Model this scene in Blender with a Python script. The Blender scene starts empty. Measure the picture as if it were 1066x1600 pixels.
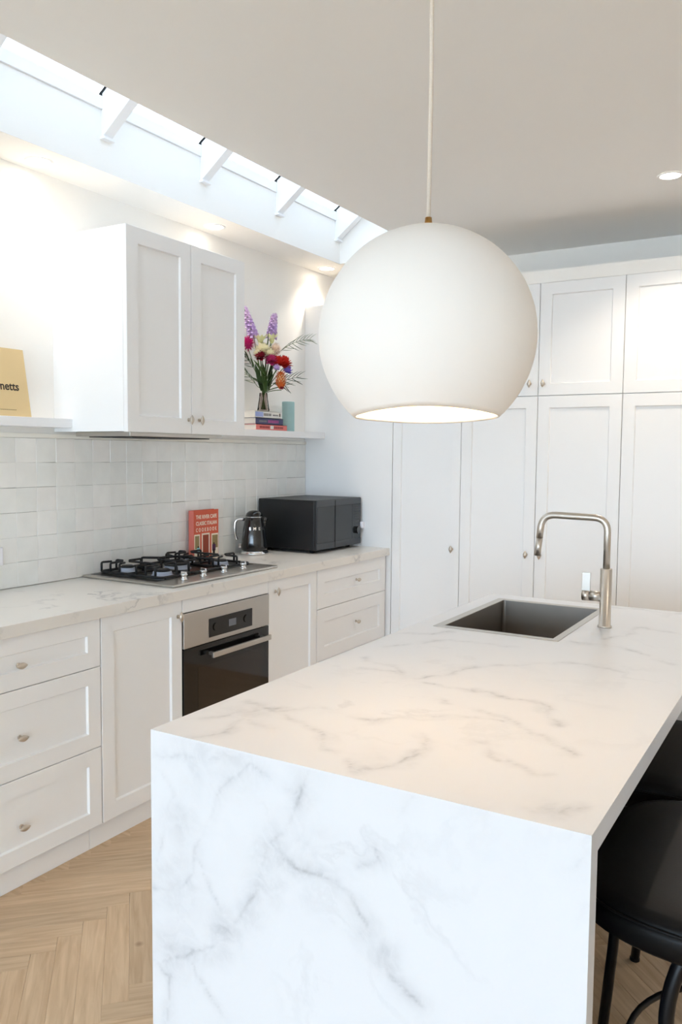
import bpy, bmesh, math, random
import numpy as np
from mathutils import Vector, Matrix, noise
random.seed(7)
sc = bpy.context.scene
COL = sc.collection
PI = math.pi

# ---------------------------------------------------------------- camera
YAW, PITCH, ROLL = -0.5383, -0.0708, 0.0083
fw = Vector((math.sin(YAW)*math.cos(PITCH), math.cos(YAW)*math.cos(PITCH), math.sin(PITCH)))
rr = Vector((math.cos(YAW), -math.sin(YAW), 0)); uu = rr.cross(fw)
r2 = rr*math.cos(ROLL) + uu*math.sin(ROLL); u2 = -rr*math.sin(ROLL) + uu*math.cos(ROLL)
cd = bpy.data.cameras.new('camera'); cam = bpy.data.objects.new('camera', cd); COL.objects.link(cam)
cd.sensor_fit = 'VERTICAL'; cd.sensor_height = 24; cd.sensor_width = 16; cd.lens = 1285.1/1600*24
cd.clip_start = 0.02; cd.clip_end = 100
M = Matrix((r2, u2, -fw)).transposed().to_4x4(); M.translation = Vector((2.7846, -1.1793, 1.4486))
cam.matrix_world = M
sc.camera = cam
# ---------------------------------------------------------------- world, light, exposure
W_COL, W_STR = (0.68, 0.84, 1.0, 1), 3.8
EXPOSURE = 2.99
SOFFIT_W, DOWN_W, PENDANT_W = 1.6, 4.4, .38
w = bpy.data.worlds.new('overcast_sky'); sc.world = w; w.use_nodes = True
bg = w.node_tree.nodes['Background']; bg.inputs[0].default_value = W_COL; bg.inputs[1].default_value = W_STR
sc.view_settings.view_transform = 'Standard'; sc.view_settings.look = 'None'
sc.view_settings.gamma = 1; sc.view_settings.use_curve_mapping = False
sc.view_settings.exposure = EXPOSURE
sc.cycles.diffuse_bounces = 7; sc.cycles.max_bounces = 12
sc.cycles.sample_clamp_indirect = 8
def area(name, loc, rot, sx, sy, power=0, portal=False, color=(1, 1, 1)):
    l = bpy.data.lights.new(name, 'AREA'); l.shape = 'RECTANGLE'; l.size = sx; l.size_y = sy; l.energy = power; l.color = color
    if portal: l.cycles.is_portal = True
    o = bpy.data.objects.new(name, l); o.location = loc; o.rotation_euler = rot; COL.objects.link(o); return o
area('garden_door_daylight_portal', (2.6, -6.72, 1.2), (PI/2, 0, 0), 4.4, 2.3, portal=True)
area('skylight_portal', (.45, -1.45, 3.06), (0, -math.atan(.7), 0), .58, 9.1, portal=True)

# ---------------------------------------------------------------- materials
def lin(c): return tuple(((v/255)/12.92 if v/255 <= .04045 else ((v/255+.055)/1.055)**2.4) for v in c) + (1,)
MATS = {}
def mat(name, rgb, rough=.5, metal=0, emit=None, estr=0, coat=0, bump=None, noise_amt=0, nscale=20, spec=None, vary=0):
    m = bpy.data.materials.new(name); m.use_nodes = True; nt = m.node_tree; b = nt.nodes['Principled BSDF']
    c = lin(rgb); b.inputs['Base Color'].default_value = c
    b.inputs['Roughness'].default_value = rough; b.inputs['Metallic'].default_value = metal
    b.inputs['Coat Weight'].default_value = coat
    if spec is not None: b.inputs['Specular IOR Level'].default_value = spec
    if emit: b.inputs['Emission Color'].default_value = lin(emit); b.inputs['Emission Strength'].default_value = estr
    tc = nt.nodes.new('ShaderNodeTexCoord')
    if noise_amt or vary:
        n = nt.nodes.new('ShaderNodeTexNoise'); n.inputs['Scale'].default_value = nscale; n.inputs['Detail'].default_value = 5
        nt.links.new(tc.outputs['Object'], n.inputs['Vector'])
        mr = nt.nodes.new('ShaderNodeMapRange'); mr.inputs[3].default_value = 1-noise_amt; mr.inputs[4].default_value = 1+noise_amt
        nt.links.new(n.outputs[0], mr.inputs[0])
        src = mr.outputs[0]
        if vary:
            oi = nt.nodes.new('ShaderNodeObjectInfo'); m2 = nt.nodes.new('ShaderNodeMapRange')
            m2.inputs[3].default_value = 1-vary; m2.inputs[4].default_value = 1+vary
            nt.links.new(oi.outputs['Random'], m2.inputs[0])
            mu = nt.nodes.new('ShaderNodeMath'); mu.operation = 'MULTIPLY'
            nt.links.new(src, mu.inputs[0]); nt.links.new(m2.outputs[0], mu.inputs[1]); src = mu.outputs[0]
        hs = nt.nodes.new('ShaderNodeHueSaturation'); hs.inputs['Color'].default_value = c
        nt.links.new(src, hs.inputs['Value']); nt.links.new(hs.outputs[0], b.inputs['Base Color'])
    if bump:
        n = nt.nodes.new('ShaderNodeTexNoise'); n.inputs['Scale'].default_value = bump[0]; n.inputs['Detail'].default_value = 3
        nt.links.new(tc.outputs['Object'], n.inputs['Vector'])
        bp = nt.nodes.new('ShaderNodeBump'); bp.inputs['Strength'].default_value = bump[1]; bp.inputs['Distance'].default_value = bump[2]
        nt.links.new(n.outputs[0], bp.inputs['Height']); nt.links.new(bp.outputs[0], b.inputs['Normal'])
    MATS[name] = m; return m
wall_m = mat('wall_paint', (248, 246, 242), .85, bump=(180, .1, .001))
ceil_m = mat('ceiling_paint', (240, 239, 237), .9, bump=(150, .1, .001))
trim_m = mat('trim_paint', (246, 246, 247), .6, bump=(90, .03, .001))
cab_m = mat('cabinet_paint', (243, 243, 243), .42, bump=(120, .04, .001))
dark_m = mat('matt_black', (20, 20, 20), .9, noise_amt=.1)  # plain black finish for gaskets, groove, feet and the island back panel
metal_m = mat('brushed_steel', (190, 186, 180), .32, 1, bump=(60, .05, .001))
pewter_m = mat('pewter', (205, 196, 184), .42, 1, noise_amt=.08, nscale=60, bump=(90, .15, .001))
chrome_m = mat('chrome', (225, 225, 226), .08, 1, noise_amt=.02)
nickel_m = mat('brushed_nickel', (200, 194, 186), .34, 1, bump=(120, .06, .001))
sink_m = mat('sink_gunmetal_steel', (150, 144, 138), .42, 1, noise_amt=.08, nscale=8, bump=(90, .05, .001))
black_m = mat('black_enamel', (14, 14, 15), .12, coat=.5, noise_amt=.05)
iron_m = mat('cast_iron', (22, 22, 23), .55, bump=(260, .25, .001))
mw_side_m = mat('microwave_case_black', (10, 10, 11), .42, bump=(300, .08, .001))
mw_glass_m = mat('microwave_dark_glass', (36, 39, 42), .18, noise_amt=.04)
mw_band_m = mat('microwave_graphite_band', (78, 80, 82), .34, .6, noise_amt=.04)
oven_glass_m = mat('oven_black_glass', (12, 11, 11), .05, noise_amt=.03)
oven_in_m = mat('oven_window_tint', (34, 26, 20), .05, noise_amt=.03)
ceramic_m = mat('burner_pale_enamel', (188, 196, 214), .35, noise_amt=.08, nscale=50)
glow_m = mat('downlight_lens', (255, 250, 240), .5, emit=(255, 244, 228), estr=2.5)
bulb_m = mat('pendant_bulb_glass', (255, 244, 220), .5, emit=(255, 232, 190), estr=2.5)
plaster_m = mat('pendant_plaster', (242, 238, 233), .75, bump=(35, .18, .002), noise_amt=.012, nscale=6)
plaster_in_m = mat('pendant_inner_cream', (252, 240, 214), .7, noise_amt=.01)
cord_m = mat('woven_cord', (226, 214, 200), .9, noise_amt=.12, nscale=300, bump=(500, .5, .002))
brass_m = mat('brass', (205, 160, 95), .3, 1, noise_amt=.05)
vinyl_m = mat('black_vinyl', (11, 11, 12), .42, spec=.22, noise_amt=.1, nscale=5, bump=(220, .12, .001))
frame_m = mat('black_powdercoat', (13, 14, 17), .35, spec=.3, noise_amt=.1)
card_m = mat('buff_card', (222, 196, 148), .8, noise_amt=.05, nscale=9)
ink_m = mat('dark_ink', (52, 42, 36), .8, noise_amt=.05)
page_m = mat('page_paper', (228, 226, 220), .9, noise_amt=.06, nscale=80)
teal_m = mat('teal_ceramic', (160, 196, 198), .55, noise_amt=.04, nscale=15)
plate_m = mat('socket_white_plastic', (240, 238, 244), .35, noise_amt=.01)
grout_m = mat('grout', (224, 222, 215), .9, noise_amt=.04)
caulk_m = mat('tile_edge_cream', (246, 243, 234), .5, noise_amt=.02)
patio_m = mat('added_patio_stone', (190, 186, 178), .85, noise_amt=.12, nscale=3)
winframe_m = mat('window_frame_white', (238, 238, 238), .4, noise_amt=.01)

def glass_mat(name='window_glass', tint=(.95, .97, .98, 1)):
    m = bpy.data.materials.new(name); m.use_nodes = True; nt = m.node_tree; nt.nodes.clear()
    o = nt.nodes.new('ShaderNodeOutputMaterial'); mx = nt.nodes.new('ShaderNodeMixShader')
    t = nt.nodes.new('ShaderNodeBsdfTransparent'); g = nt.nodes.new('ShaderNodeBsdfGlossy'); g.inputs['Roughness'].default_value = .02
    lw = nt.nodes.new('ShaderNodeLayerWeight'); lw.inputs[0].default_value = .5
    pw = nt.nodes.new('ShaderNodeMath'); pw.operation = 'POWER'; pw.inputs[1].default_value = 5; nt.links.new(lw.outputs['Facing'], pw.inputs[0])
    fr = nt.nodes.new('ShaderNodeMapRange'); fr.inputs[3].default_value = .03; fr.inputs[4].default_value = .8; nt.links.new(pw.outputs[0], fr.inputs[0])
    t.inputs[0].default_value = tint
    nt.links.new(fr.outputs[0], mx.inputs[0]); nt.links.new(t.outputs[0], mx.inputs[1]); nt.links.new(g.outputs[0], mx.inputs[2]); nt.links.new(mx.outputs[0], o.inputs[0])
    return m
glass_m = glass_mat(); roofglass_m = glass_mat('tinted_roof_glass', (.29, .291, .293, 1)); doorglass_m = glass_mat('tinted_door_glass', (.63, .645, .66, 1))
def vase_glass():
    m = bpy.data.materials.new('vase_glass'); m.use_nodes = True; nt = m.node_tree; nt.nodes.clear()
    o = nt.nodes.new('ShaderNodeOutputMaterial'); mx = nt.nodes.new('ShaderNodeMixShader')
    t = nt.nodes.new('ShaderNodeBsdfTransparent'); g = nt.nodes.new('ShaderNodeBsdfGlossy'); g.inputs['Roughness'].default_value = .05
    lw = nt.nodes.new('ShaderNodeLayerWeight'); lw.inputs[0].default_value = .18
    t.inputs[0].default_value = (.80, .77, .75, 1)
    nt.links.new(lw.outputs[0], mx.inputs[0]); nt.links.new(t.outputs[0], mx.inputs[1]); nt.links.new(g.outputs[0], mx.inputs[2]); nt.links.new(mx.outputs[0], o.inputs[0])
    return m
vase_m = vase_glass()

def tile_mat():
    m = bpy.data.materials.new('zellige_glaze'); m.use_nodes = True; nt = m.node_tree; b = nt.nodes['Principled BSDF']
    b.inputs['Roughness'].default_value = .22; b.inputs['Coat Weight'].default_value = .3
    oi = nt.nodes.new('ShaderNodeObjectInfo'); cr = nt.nodes.new('ShaderNodeValToRGB')
    e = cr.color_ramp.elements; e[0].color = lin((236, 236, 232)); e[1].color = lin((247, 245, 241))
    for p, c in ((.25, (241, 241, 237)), (.5, (244, 241, 237)), (.75, (238, 239, 235))):
        x = e.new(p); x.color = lin(c)
    nt.links.new(oi.outputs['Random'], cr.inputs[0])
    tc = nt.nodes.new('ShaderNodeTexCoord'); ge = nt.nodes.new('ShaderNodeNewGeometry')
    n = nt.nodes.new('ShaderNodeTexNoise'); n.inputs['Scale'].default_value = 14; n.inputs['Detail'].default_value = 4
    nt.links.new(ge.outputs['Position'], n.inputs['Vector'])
    mr = nt.nodes.new('ShaderNodeMapRange'); mr.inputs[3].default_value = .93; mr.inputs[4].default_value = 1.07
    nt.links.new(n.outputs[0], mr.inputs[0])
    hs = nt.nodes.new('ShaderNodeHueSaturation'); nt.links.new(cr.outputs[0], hs.inputs['Color']); nt.links.new(mr.outputs[0], hs.inputs['Value'])
    nt.links.new(hs.outputs[0], b.inputs['Base Color'])
    bp = nt.nodes.new('ShaderNodeBump'); bp.inputs['Strength'].default_value = .35; bp.inputs['Distance'].default_value = .004
    nt.links.new(n.outputs[0], bp.inputs['Height']); nt.links.new(bp.outputs[0], b.inputs['Normal'])
    return m
tile_m = tile_mat()

def oak_mat():
    m = bpy.data.materials.new('pale_oak'); m.use_nodes = True; nt = m.node_tree; b = nt.nodes['Principled BSDF']
    b.inputs['Roughness'].default_value = .5
    tc = nt.nodes.new('ShaderNodeTexCoord'); oi = nt.nodes.new('ShaderNodeObjectInfo')
    ad = nt.nodes.new('ShaderNodeVectorMath'); ad.operation = 'ADD'
    cx = nt.nodes.new('ShaderNodeCombineXYZ'); mm = nt.nodes.new('ShaderNodeMath'); mm.operation = 'MULTIPLY'; mm.inputs[1].default_value = 37
    nt.links.new(oi.outputs['Random'], mm.inputs[0]); nt.links.new(mm.outputs[0], cx.inputs[0]); nt.links.new(mm.outputs[0], cx.inputs[1])
    nt.links.new(tc.outputs['Object'], ad.inputs[0]); nt.links.new(cx.outputs[0], ad.inputs[1])
    mp = nt.nodes.new('ShaderNodeMapping'); mp.inputs['Scale'].default_value = (3, 38, 3)
    nt.links.new(ad.outputs[0], mp.inputs[0])
    n = nt.nodes.new('ShaderNodeTexNoise'); n.inputs['Scale'].default_value = 1.6; n.inputs['Detail'].default_value = 7; n.inputs['Distortion'].default_value = .6
    nt.links.new(mp.outputs[0], n.inputs['Vector'])
    cr = nt.nodes.new('ShaderNodeValToRGB'); e = cr.color_ramp.elements
    e[0].position = .25; e[0].color = lin((184, 154, 121)); e[1].position = .75; e[1].color = lin((216, 190, 158))
    nt.links.new(n.outputs[0], cr.inputs[0])
    # knots
    v = nt.nodes.new('ShaderNodeTexVoronoi'); v.inputs['Scale'].default_value = 5.5; nt.links.new(ad.outputs[0], v.inputs['Vector'])
    k = nt.nodes.new('ShaderNodeMapRange'); k.inputs[1].default_value = .02; k.inputs[2].default_value = .09; k.inputs[3].default_value = .55; k.inputs[4].default_value = 0
    nt.links.new(v.outputs['Distance'], k.inputs[0])
    mk = nt.nodes.new('ShaderNodeMix'); mk.data_type = 'RGBA'; nt.links.new(k.outputs[0], mk.inputs[0]); nt.links.new(cr.outputs[0], mk.inputs[6]); mk.inputs[7].default_value = lin((120, 88, 60))
    mr = nt.nodes.new('ShaderNodeMapRange'); mr.inputs[3].default_value = .90; mr.inputs[4].default_value = 1.08
    nt.links.new(oi.outputs['Random'], mr.inputs[0])
    hs = nt.nodes.new('ShaderNodeHueSaturation'); nt.links.new(mk.outputs[2], hs.inputs['Color']); nt.links.new(mr.outputs[0], hs.inputs['Value'])
    nt.links.new(hs.outputs[0], b.inputs['Base Color'])
    bp = nt.nodes.new('ShaderNodeBump'); bp.inputs['Strength'].default_value = .12; bp.inputs['Distance'].default_value = .002
    nt.links.new(n.outputs[0], bp.inputs['Height']); nt.links.new(bp.outputs[0], b.inputs['Normal'])
    return m
oak_m = oak_mat()

def marble_mat(name, base, grey, attr=None, rough=.3, scale=1.0, amt=.8):
    m = bpy.data.materials.new(name); m.use_nodes = True; nt = m.node_tree; b = nt.nodes['Principled BSDF']
    b.inputs['Roughness'].default_value = rough
    N, L = nt.nodes.new, nt.links.new
    tc = N('ShaderNodeTexCoord')
    wn = N('ShaderNodeTexNoise'); wn.inputs['Scale'].default_value = 3.2*scale; wn.inputs['Detail'].default_value = 6; L(tc.outputs['Object'], wn.inputs['Vector'])
    sb = N('ShaderNodeVectorMath'); sb.operation = 'SCALE'; sb.inputs[3].default_value = .55; L(wn.outputs[1], sb.inputs[0])
    ad = N('ShaderNodeVectorMath'); ad.operation = 'ADD'; L(tc.outputs['Object'], ad.inputs[0]); L(sb.outputs[0], ad.inputs[1])
    n1 = N('ShaderNodeTexNoise'); n1.inputs['Scale'].default_value = 2.3*scale; n1.inputs['Detail'].default_value = 8; L(ad.outputs[0], n1.inputs['Vector'])
    s = N('ShaderNodeMath'); s.operation = 'SUBTRACT'; s.inputs[1].default_value = .5; L(n1.outputs[0], s.inputs[0])
    a = N('ShaderNodeMath'); a.operation = 'ABSOLUTE'; L(s.outputs[0], a.inputs[0])
    mr = N('ShaderNodeMapRange'); mr.inputs[1].default_value = 0; mr.inputs[2].default_value = .035; mr.inputs[3].default_value = 1; mr.inputs[4].default_value = 0; L(a.outputs[0], mr.inputs[0])
    n2 = N('ShaderNodeTexNoise'); n2.inputs['Scale'].default_value = 1.7*scale; n2.inputs['Detail'].default_value = 3; L(tc.outputs['Object'], n2.inputs['Vector'])
    m2 = N('ShaderNodeMapRange'); m2.inputs[1].default_value = .48; m2.inputs[2].default_value = .68; L(n2.outputs[0], m2.inputs[0])
    mu = N('ShaderNodeMath'); mu.operation = 'MULTIPLY'; L(mr.outputs[0], mu.inputs[0]); L(m2.outputs[0], mu.inputs[1])
    m3 = N('ShaderNodeMath'); m3.operation = 'MULTIPLY'; m3.inputs[1].default_value = amt; L(mu.outputs[0], m3.inputs[0])
    fac = m3.outputs[0]
    if attr:
        at = N('ShaderNodeAttribute'); at.attribute_name = attr
        fn = N('ShaderNodeTexNoise'); fn.inputs['Scale'].default_value = 38; fn.inputs['Detail'].default_value = 6; L(ad.outputs[0], fn.inputs['Vector'])
        fm = N('ShaderNodeMapRange'); fm.inputs[1].default_value = .3; fm.inputs[2].default_value = .65; fm.inputs[3].default_value = .45; fm.inputs[4].default_value = 1.15; L(fn.outputs[0], fm.inputs[0])
        am = N('ShaderNodeMath'); am.operation = 'MULTIPLY'; L(at.outputs['Fac'], am.inputs[0]); L(fm.outputs[0], am.inputs[1])
        mx = N('ShaderNodeMath'); mx.operation = 'MAXIMUM'; L(am.outputs[0], mx.inputs[0]); L(fac, mx.inputs[1]); mx.use_clamp = True
        fac = mx.outputs[0]
    mix = N('ShaderNodeMix'); mix.data_type = 'RGBA'; L(fac, mix.inputs[0]); mix.inputs[6].default_value = lin(base); mix.inputs[7].default_value = lin(grey)
    L(mix.outputs[2], b.inputs['Base Color'])
    return m
marble_isl = marble_mat('island_marble', (221, 223, 227), (122, 127, 134), 'vein', .32, 1.3, .16)
marble_bench = marble_mat('bench_marble', (232, 228, 222), (140, 138, 140), None, .3, 1.7, .75)

# ---------------------------------------------------------------- helpers
def empty(name, loc, rz=0, label=None, cat=None, group=None, kind=None):
    o = bpy.data.objects.new(name, None); COL.objects.link(o); o.location = loc; o.rotation_euler.z = rz; o.empty_display_size = .05
    tag(o, label, cat, group, kind); return o
def tag(o, label=None, cat=None, group=None, kind=None):
    if label: o['label'] = label
    if cat: o['category'] = cat
    if group: o['group'] = group
    if kind: o['kind'] = kind
    return o
def origin(p):
    v = Vector((0, 0, 0))
    while p is not None: v += p.location; p = p.parent
    return v
def link(name, me, m, parent=None, smooth=False, at=None, label=None):
    """me in world coordinates -> shifted so that its parent chain (unrotated) puts it back"""
    o = bpy.data.objects.new(name, me)
    if m is not None and not me.materials: me.materials.append(m)
    COL.objects.link(o)
    if at is None and parent is None:
        at = Vector((0, 0, 0))
    base = origin(parent)
    if at is None: at = base
    at = Vector(at)
    me.transform(Matrix.Translation(-at)); o.location = at-base
    o.parent = parent
    if smooth:
        for p in me.polygons: p.use_smooth = True
    if label: o['label'] = label
    return o
def mesh(bm, name='mesh'):
    bmesh.ops.recalc_face_normals(bm, faces=bm.faces)
    me = bpy.data.meshes.new(name); bm.to_mesh(me); bm.free(); return me
def bx(bm, x0, x1, y0, y1, z0, z1, bev=0):
    r = bmesh.ops.create_cube(bm, size=1)
    bmesh.ops.scale(bm, vec=(x1-x0, y1-y0, z1-z0), verts=r['verts'])
    bmesh.ops.translate(bm, vec=((x0+x1)/2, (y0+y1)/2, (z0+z1)/2), verts=r['verts'])
    if bev:
        es = {e for v in r['verts'] for e in v.link_edges}
        bmesh.ops.bevel(bm, geom=list(es), offset=bev, segments=2, profile=.5, affect='EDGES')
def box(name, m, b, parent=None, bev=0, label=None, at=None):
    bm = bmesh.new(); bx(bm, *b, bev=bev); return link(name, mesh(bm, name), m, parent, at=at, label=label)
def struct(name, m, b, bev=0):
    return tag(box(name, m, b, bev=bev, at=((b[0]+b[1])/2, (b[2]+b[3])/2, b[4])), kind='structure')
def lathe(bm, prof, seg=32, c=(0, 0, 0), axis='Z'):
    rows = []
    for r, h in prof:
        row = []
        if r < 1e-6: row = [bm.verts.new((0, 0, h))]*seg
        else:
            for i in range(seg):
                a = 2*PI*i/seg; row.append(bm.verts.new((r*math.cos(a), r*math.sin(a), h)))
        rows.append(row)
    vs = {v for row in rows for v in row}
    for a, b in zip(rows, rows[1:]):
        for i in range(seg):
            j = (i+1) % seg; q = []
            for v in (a[i], a[j], b[j], b[i]):
                if v not in q: q.append(v)
            if len(q) > 2: bm.faces.new(q)
    R = {'Z': Matrix.Identity(3), 'X': Matrix.Rotation(PI/2, 3, 'Y'), 'Y': Matrix.Rotation(-PI/2, 3, 'X')}[axis] if isinstance(axis, str) else Vector((0, 0, 1)).rotation_difference(Vector(axis)).to_matrix()
    for v in vs: v.co = R @ v.co + Vector(c)
def cyl(bm, c, r, h, seg=24, axis='Z', bev=0):
    b = bev or min(r, abs(h))*.08
    lathe(bm, [(0, 0), (r-b, 0), (r, b), (r, h-b), (r-b, h), (0, h)], seg, c, axis)
def tube(bm, pts, r, seg=10, caps=True):
    pts = [Vector(p) for p in pts]; n = len(pts); rad = r if isinstance(r, (list, tuple)) else [r]*n
    t0 = (pts[1]-pts[0]).normalized(); up = Vector((0, 0, 1)) if abs(t0.z) < .9 else Vector((1, 0, 0))
    nrm = (up - t0*up.dot(t0)).normalized(); rows = []
    for i, p in enumerate(pts):
        t = (pts[min(i+1, n-1)]-pts[max(i-1, 0)]).normalized()
        nrm = (nrm - t*nrm.dot(t)).normalized(); b = t.cross(nrm)
        rows.append([bm.verts.new(p + (nrm*math.cos(2*PI*k/seg)+b*math.sin(2*PI*k/seg))*rad[i]) for k in range(seg)])
    for a, b in zip(rows, rows[1:]):
        for k in range(seg): bm.faces.new((a[k], a[(k+1) % seg], b[(k+1) % seg], b[k]))
    if caps: bm.faces.new(rows[0]); bm.faces.new(rows[-1])
def arc_path(pts, rad=.04, n=6):
    """polyline with rounded corners"""
    pts = [Vector(p) for p in pts]; out = [pts[0]]
    for a, b, c in zip(pts, pts[1:], pts[2:]):
        d1 = (a-b).normalized(); d2 = (c-b).normalized(); s = b+d1*rad; e = b+d2*rad
        for k in range(n+1):
            t = k/n; out.append(s*(1-t)**2 + b*2*t*(1-t) + e*t*t)
    out.append(pts[-1]); return out
def ball(bm, c, r, sub=2, sq=(1, 1, 1)):
    g = bmesh.ops.create_icosphere(bm, subdivisions=sub, radius=r)
    for v in g['verts']: v.co = Vector((v.co.x*sq[0], v.co.y*sq[1], v.co.z*sq[2]))+Vector(c)
def B(): return bmesh.new()
def text_mesh(s, size, depth=.0004, sp=1.0, align='LEFT', bold=0):
    cu = bpy.data.curves.new('txt', 'FONT'); cu.body = s; cu.size = size; cu.extrude = depth; cu.space_character = sp; cu.align_x = align; cu.offset = bold
    cu.resolution_u = 3
    o = bpy.data.objects.new('txt', cu); COL.objects.link(o)
    dg = bpy.context.evaluated_depsgraph_get(); me = bpy.data.meshes.new_from_object(o.evaluated_get(dg)); 
    bpy.data.objects.remove(o); bpy.data.curves.remove(cu); me.materials.clear(); return me
def text_on_x(name, s, size, x, y, z, m, parent, sp=1.0, bold=0, label=None, sx=1.0, tilt=0):
    """lettering on a face that looks towards +X, reading towards +Y"""
    me = text_mesh(s, size, sp=sp, bold=bold)
    me.transform(Matrix.Translation((x, y, z)) @ Matrix.Rotation(tilt, 4, 'Y') @ Matrix(((0, 0, 1, 0), (sx, 0, 0, 0), (0, 1, 0, 0), (0, 0, 0, 1))))
    return link(name, me, m, parent, label=label)

# shaker front. facing 'X' (outwards +X, u=Y) or '-Y' (outwards -Y, u=X)
def shaker_bm(bm, facing, u0, u1, z0, z1, n0, rail=.058, t=.02, rec=.009, flat=False):
    def P(u, z, n): return bm.verts.new((n0+n, u, z) if facing == 'X' else (u, n0-n, z))
    c = .0015
    rings = [(0, -t), (0, -c), (c, 0)]
    if not flat: rings += [(rail, 0), (rail+.004, -rec)]
    rows = [[P(u0+i, z0+i, n), P(u1-i, z0+i, n), P(u1-i, z1-i, n), P(u0+i, z1-i, n)] for i, n in rings]
    for a, b in zip(rows, rows[1:]):
        for k in range(4): bm.faces.new((a[k], a[(k+1) % 4], b[(k+1) % 4], b[k]))
    bm.faces.new(rows[-1]); bm.faces.new(rows[0])
def front(name, facing, u0, u1, z0, z1, n0, parent, rail=.058, flat=False):
    bm = B(); shaker_bm(bm, facing, u0, u1, z0, z1, n0, rail, flat=flat)
    at = (n0, (u0+u1)/2, z0) if facing == 'X' else ((u0+u1)/2, n0, z0)
    return link(name, mesh(bm, name), cab_m, parent, at=at)
# lemon knob
def knob_mesh(facing, vertical):
    bm = B(); prof = []; L = .022
    for i in range(13):
        t = -1+2*i/12; prof.append((.0105*(1-abs(t)**1.7)**.9 if abs(t) < 1 else 0, t*L))
    lathe(bm, prof, 16)
    for v in bm.verts: v.co.y *= .8      # long axis Z, flattened along y(normal)
    st = B(); cyl(st, (0, 0, 0), .0045, .02, 10, 'Y'); cyl(st, (0, 0, 0), .008, .003, 12, 'Y')
    tmp = bpy.data.meshes.new('t'); st.to_mesh(tmp); st.free()
    for v in bm.verts: v.co.y += .021
    if not vertical: bmesh.ops.rotate(bm, verts=bm.verts, cent=(0, 0, 0), matrix=Matrix.Rotation(PI/2, 3, 'Y'))
    bm.from_mesh(tmp)
    # y is outward normal: map to facing
    bmesh.ops.rotate(bm, verts=bm.verts, cent=(0, 0, 0), matrix=Matrix.Rotation(-PI/2 if facing == 'X' else PI, 3, 'Z'))
    me = mesh(bm, 'knob'); me.materials.append(pewter_m)
    for p in me.polygons: p.use_smooth = True
    return me
KN = {(f, v): knob_mesh(f, v) for f in ('X', '-Y') for v in (0, 1)}
def knob(facing, vert, p, parent):
    o = bpy.data.objects.new('knob', KN[(facing, vert)]); COL.objects.link(o); o.parent = parent; o.location = Vector(p)-origin(parent); return o

# ---------------------------------------------------------------- structure
WX = -.025           # left wall plane
YE = 3.078           # tall cabinetry front plane
YB = 3.66            # far wall plane
ZC = 2.645
fl = struct('floor', grout_m, (WX-.1, 5.1, -6.8, YB+.1, -.10, -.012))
struct('wall_back', wall_m, (WX, 5.0, YB, YB+.1, -.012, ZC))
struct('wall_right', wall_m, (5.0, 5.1, -6.8, YB+.1, -.012, ZC+.1))
wl = struct('wall_left', wall_m, (WX-.1, WX, -6.8, YB+.1, -.012, 2.81))
struct('ceiling', ceil_m, (.676, 5.0, -6.8, YB, ZC, ZC+.1))
struct('ceiling', ceil_m, (.2128, .676, 3.14, YB, ZC, ZC+.1))
struct('ceiling', ceil_m, (.2128, .676, -6.8, -6.02, ZC, ZC+.1))
# lowered bulkhead over the bench
struct('trim_1', wall_m, (WX, .2128, -6.8, YB, 2.573, 2.81))
struct('trim_2', trim_m, (WX, .222, -6.02, 3.09, 2.811, 2.862), .002)
# front wall behind the camera with wide glazed doors
struct('wall_front', wall_m, (WX, .35, -6.8, -6.7, -.012, ZC)); struct('wall_front', wall_m, (4.85, 5.0, -6.8, -6.7, -.012, ZC)); struct('wall_front', wall_m, (.35, 4.85, -6.8, -6.7, 2.4, ZC))
d1 = empty('door_1', (2.6, -6.75, -.012), kind='structure')
for i in range(4):
    a = .35+i*1.125; bm = B()
    bx(bm, a, a+.06, -6.78, -6.72, 0, 2.4); bx(bm, a+1.065, a+1.125, -6.78, -6.72, 0, 2.4); bx(bm, a+.06, a+1.065, -6.78, -6.72, 0, .08); bx(bm, a+.06, a+1.065, -6.78, -6.72, 2.33, 2.4)
    link('door_frame', mesh(bm), winframe_m, d1)
    box('pane', doorglass_m, (a+.06, a+1.065, -6.754, -6.746, .08, 2.33), d1)
struct('added_patio', patio_m, (-12, 16, -22, -6.8, -.2, -.05))  # unseen ground outside, added to keep sky light from coming up from below
# skylight shaft
SL = .7
def zg(x): return 2.867+SL*(x-.2)
def prism_xz(bm, poly, y0, y1):
    a = [bm.verts.new((x, y0, z)) for x, z in poly]; b = [bm.verts.new((x, y1, z)) for x, z in poly]; n = len(poly)
    bm.faces.new(a); bm.faces.new(b)
    for i in range(n): bm.faces.new((a[i], a[(i+1) % n], b[(i+1) % n], b[i]))
def struct_bm(name, bm, m, at): return tag(link(name, mesh(bm, name), m, at=at), kind='structure')
bm = B(); prism_xz(bm, [(.676, ZC+.1), (.72, ZC+.1), (.72, zg(.72)-.012), (.676, zg(.676)-.012)], -6.02, 3.09); struct_bm('trim_3', bm, trim_m, (.7, 1.2, ZC+.1))
for yy in ((3.09, 3.14), (-6.07, -6.02)):
    zl = 2.574 if yy[0] > 0 else ZC+.101
    bm = B(); prism_xz(bm, [(.2129, zl), (.675, zl), (.675, ZC+.101), (.72, ZC+.101), (.72, zg(.72)), (.2129, zg(.2129))], *yy)
    struct_bm('trim_4', bm, wall_m, (.45, yy[0], ZC))
sk = empty('window_1', (.45, 1.2, 2.9), kind='structure')
RY = [-5.97+.6*k for k in range(16)]  # run lengthened out of view behind the camera to add daylight
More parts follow.
